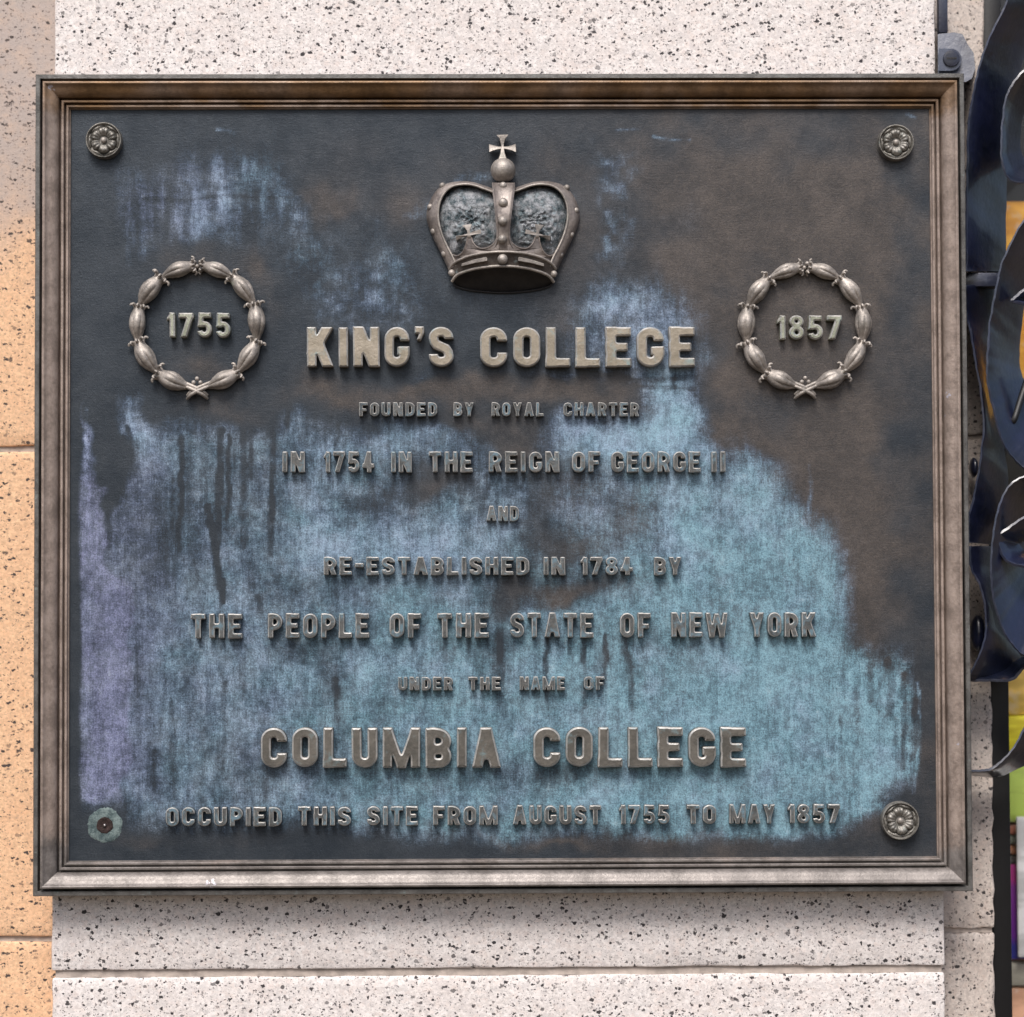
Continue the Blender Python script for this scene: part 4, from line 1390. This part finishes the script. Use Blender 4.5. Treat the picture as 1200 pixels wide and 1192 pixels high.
for a, b, r in ((1146, 742, 9), (1141, 548, 5)):
    bm = bmesh.new()
    bmesh.ops.create_uvsphere(bm, u_segments=18, v_segments=12, radius=1, matrix=Matrix.Translation(P(a, b, .07)) @ Matrix.Diagonal((r * .001, .012, r * .0024, 1)))
    from_bm('finial', bm, IRON, gr, 70)

bm = bmesh.new()
a, b = P(1131, 319, .03), P(1174, 335, .03)
box(bm, a.x, b.x, .035, .06, b.z, a.z, .001)
from_bm('collar', bm, IRON, gr, 40)

# clamp that holds the grille to the pier
bm = bmesh.new()
cxy = [(1099, 40), (1118, 38), (1128, 40), (1134, 52), (1141, 62), (1143, 80), (1139, 92), (1132, 96), (1099, 96)]
fr, bk = [bm.verts.new(P(a, b, .022 + (.012 if b < 45 else 0))) for a, b in cxy], [bm.verts.new(P(a, b, .093)) for a, b in cxy]
bm.faces.new(fr)
bm.faces.new(bk[::-1])
for i in range(len(cxy)):
    j = (i + 1) % len(cxy)
    bm.faces.new((fr[j], fr[i], bk[i], bk[j]))
cl = from_bm('clamp', bm, IRON, gr, 30)
bm = bmesh.new()
pl_ = [(1100, 57)] + [(1114 + 13 * math.cos(math.radians(a)), 70 - 13 * math.sin(math.radians(a))) for a in range(90, -91, -15)] + [(1100, 83)]
fr, bk = [bm.verts.new(P(a, b, .016)) for a, b in pl_], [bm.verts.new(P(a, b, .024)) for a, b in pl_]
bm.faces.new(fr)
bm.faces.new(bk[::-1])
for i in range(len(pl_)):
    j = (i + 1) % len(pl_)
    bm.faces.new((fr[j], fr[i], bk[i], bk[j]))
from_bm('clamp_plate', bm, IRON, cl, 30)
bm = bmesh.new()
c = P(1114.5, 69, .016)
R_ = .0098
na = 40
rings = [[c + Vector((R_ * q * math.cos(2 * math.pi * k / na), -hh, R_ * q * math.sin(2 * math.pi * k / na))) for k in range(na)] for q, hh in ((1.0, -.001), (1.0, .0018), (.93, .0026), (.6, .003), (.02, .0031))]
loft(bm, rings)
scr = from_bm('screw', bm, IRON, cl, 40)
bm = bmesh.new()
box(bm, c.x - .006, c.x + .006, c.y - .0036, c.y - .0029, c.z - .0009, c.z + .0009)
from_bm('slot', bm, B_DARK, scr)
bm = bmesh.new()
a, b = P(1099.5, -30, .05), P(1111, 38, .05)
box(bm, a.x, b.x, .05, .062, b.z, a.z, .001)
from_bm('upright_bar', bm, IRON, gr, 40)

# ------------------------------------------------------------------ shop window
WY = 0.135
win = empty('shop_window', (jx1 + 0.2, WY, -1.2), 'dark framed shop window behind the iron scrolls', 'window')
bm = bmesh.new()
xw0, xw1 = jx1 + 0.0005, X(1174.5, 700, WY)
box(bm, xw0, xw1, WY - 0.03, WY + 0.05, -1.2, 1.0, .002)
from_bm('window_frame', bm, FR, win, 40)
bm = bmesh.new()
za = Z(1190, 20, WY)
box(bm, xw1 + .0003, xw1 + 0.35, WY - .005, WY + .04, za - .008, za + .008, .001)
from_bm('glazing_bar', bm, FR, win, 40)
gm = bpy.data.materials.new('window_glass')
gm.use_nodes = True
gt = gm.node_tree
gt.nodes.clear()
go = gt.nodes.new('ShaderNodeOutputMaterial')
gmx = gt.nodes.new('ShaderNodeMixShader')
gtr = gt.nodes.new('ShaderNodeBsdfTransparent')
ggl = gt.nodes.new('ShaderNodeBsdfGlossy')
gfr = gt.nodes.new('ShaderNodeFresnel')
gfr.inputs[0].default_value = 1.38
ggl.inputs['Roughness'].default_value = 0.02
ggeo = gt.nodes.new('ShaderNodeNewGeometry')
gback = gt.nodes.new('ShaderNodeMath')
gback.operation = 'MULTIPLY_ADD'
gback.inputs[1].default_value = -1
gback.inputs[2].default_value = 1
gt.links.new(ggeo.outputs['Backfacing'], gback.inputs[0])
gmul = gt.nodes.new('ShaderNodeMath')
gmul.operation = 'MULTIPLY'
gt.links.new(gfr.outputs[0], gmul.inputs[0])
gt.links.new(gback.outputs[0], gmul.inputs[1])
gt.links.new(gmul.outputs[0], gmx.inputs[0])
gt.links.new(gtr.outputs[0], gmx.inputs[1])
gt.links.new(ggl.outputs[0], gmx.inputs[2])
gt.links.new(gmx.outputs[0], go.inputs[0])
bm = bmesh.new()
box(bm, xw1 - .004, xw1 + 0.35, WY + .010, WY + .016, -1.2, 1.0)
from_bm('glass_pane', bm, gm, win)


def printed(name, col, rough):
    """printed cardboard: a ground colour with lighter and darker printed bands"""
    M = Mat(name)
    n = M.noise(9, 3, .6, vec=M.scaled(1, .2, 3))
    n2 = M.noise(40, 3, .6)
    c = M.mix(M.rng(n, .42, .6), tuple(x * .72 for x in col), tuple(min(.95, x * 1.15 + .03) for x in col))
    c = M.mix(M.rng(n2, .58, .7, 0, .35), c, (.6, .55, .5))
    return M.out(c, rough)


def shown(name, u0, u1, v0, v1, y, dep, col, label, cat, rough=.6, bev=.003, mat=None):
    p0, p1 = P(u0, v1, y), P(u1, v0, y)
    bm = bmesh.new()
    box(bm, p0.x, p1.x, y, y + dep, p0.z, p1.z, bev)
    o = from_bm(name, bm, mat or printed(name + '_paint', col, rough), None, 40)
    tag(o, label, cat)
    return o


shown('orange_poster', 1180, 1290, 236, 470, WY + .13 + .03, .004, (.95, .40, .02), 'bright orange poster behind the upper scrolls', 'poster', bev=.001)
shown('gold_board', 1168, 1290, 780, 838, WY + .13 + .045, .02, (.70, .47, .10), 'gold brown board in the window above the yellow box', 'board')
shown('yellow_box', 1168, 1290, 839, 886, WY + .13 + .035, .06, (.88, .74, .02), 'yellow box in the window above the green box', 'box')
shown('green_box', 1168, 1290, 888, 964, WY + .13 + .035, .06, (.46, .62, .10), 'olive green box in the window below the yellow box', 'box')
for i, (v0, v1, col, cn) in enumerate([(966, 978, (.55, .20, .13), 'brick red'), (979.5, 989, (.24, .27, .22), 'grey green'), (990.5, 1001, (.56, .24, .12), 'burnt orange'), (1002.5, 1012, (.12, .12, .12), 'charcoal')]):
    shown('book', 1168, 1290, v0, v1, WY + .13 + .04 + .002 * i, .08, col, 'thin %s book lying in the stack below the green box' % cn, 'book', bev=.0015)


def banner_mat():
    M = Mat('printed_banner')
    z = M.n('ShaderNodeSeparateXYZ')
    M.lk(M.pos, z.inputs[0])
    zt, zb = Z(1190, 1013, WY + .13 + .04), Z(1190, 1124, WY + .13 + .04)
    r = M.n('ShaderNodeValToRGB')
    M.lk(M.rng(z.outputs['Z'], zb, zt, 0, 1, smooth=False), r.inputs[0])
    e = r.color_ramp.elements
    e[0].position, e[0].color = 0.14, (.03, .035, .30, 1)
    e[1].position, e[1].color = 0.84, (.42, .01, .22, 1)
    for p_, c_ in ((.24, (.16, .02, .32, 1)), (.76, (.22, .02, .30, 1))):
        q = e.new(p_)
        q.color = c_
    return M.out(r.outputs[0], .5)


shown('printed_card', 1182, 1260, 1013, 1124, WY + .13 + .04, .004, None, 'purple card printed magenta at its top and blue at its foot', 'card', mat=banner_mat(), bev=.001)
shown('white_sign', 1193.5, 1280, 957, 1122, WY + .13 + .022, .005, (.85, .86, .85), 'plain white sign standing in front of the purple card', 'sign', bev=.001)
shown('salmon_folder', 1168, 1300, 1014, 1126, WY + .13 + .055, .02, (.75, .36, .24), 'salmon folder standing behind the purple card', 'folder')
shown('beige_box', 1168, 1290, 1128, 1156, WY + .13 + .04, .08, (.42, .40, .33), 'beige box in the window under the purple card', 'box')
shown('salmon_box', 1168, 1290, 1158, 1260, WY + .13 + .04, .08, (.66, .36, .22), 'salmon box at the foot of the window under the beige box', 'box')
bm = bmesh.new()
box(bm, xw1 - .01, xw1 + .6, WY + .40, WY + .42, -1.2, 1.0)
o = from_bm('back_panel', bm, plain('dim_interior', (.012, .013, .015), .8), None)
tag(o, 'dim dark panel closing the back of the window display', 'panel')
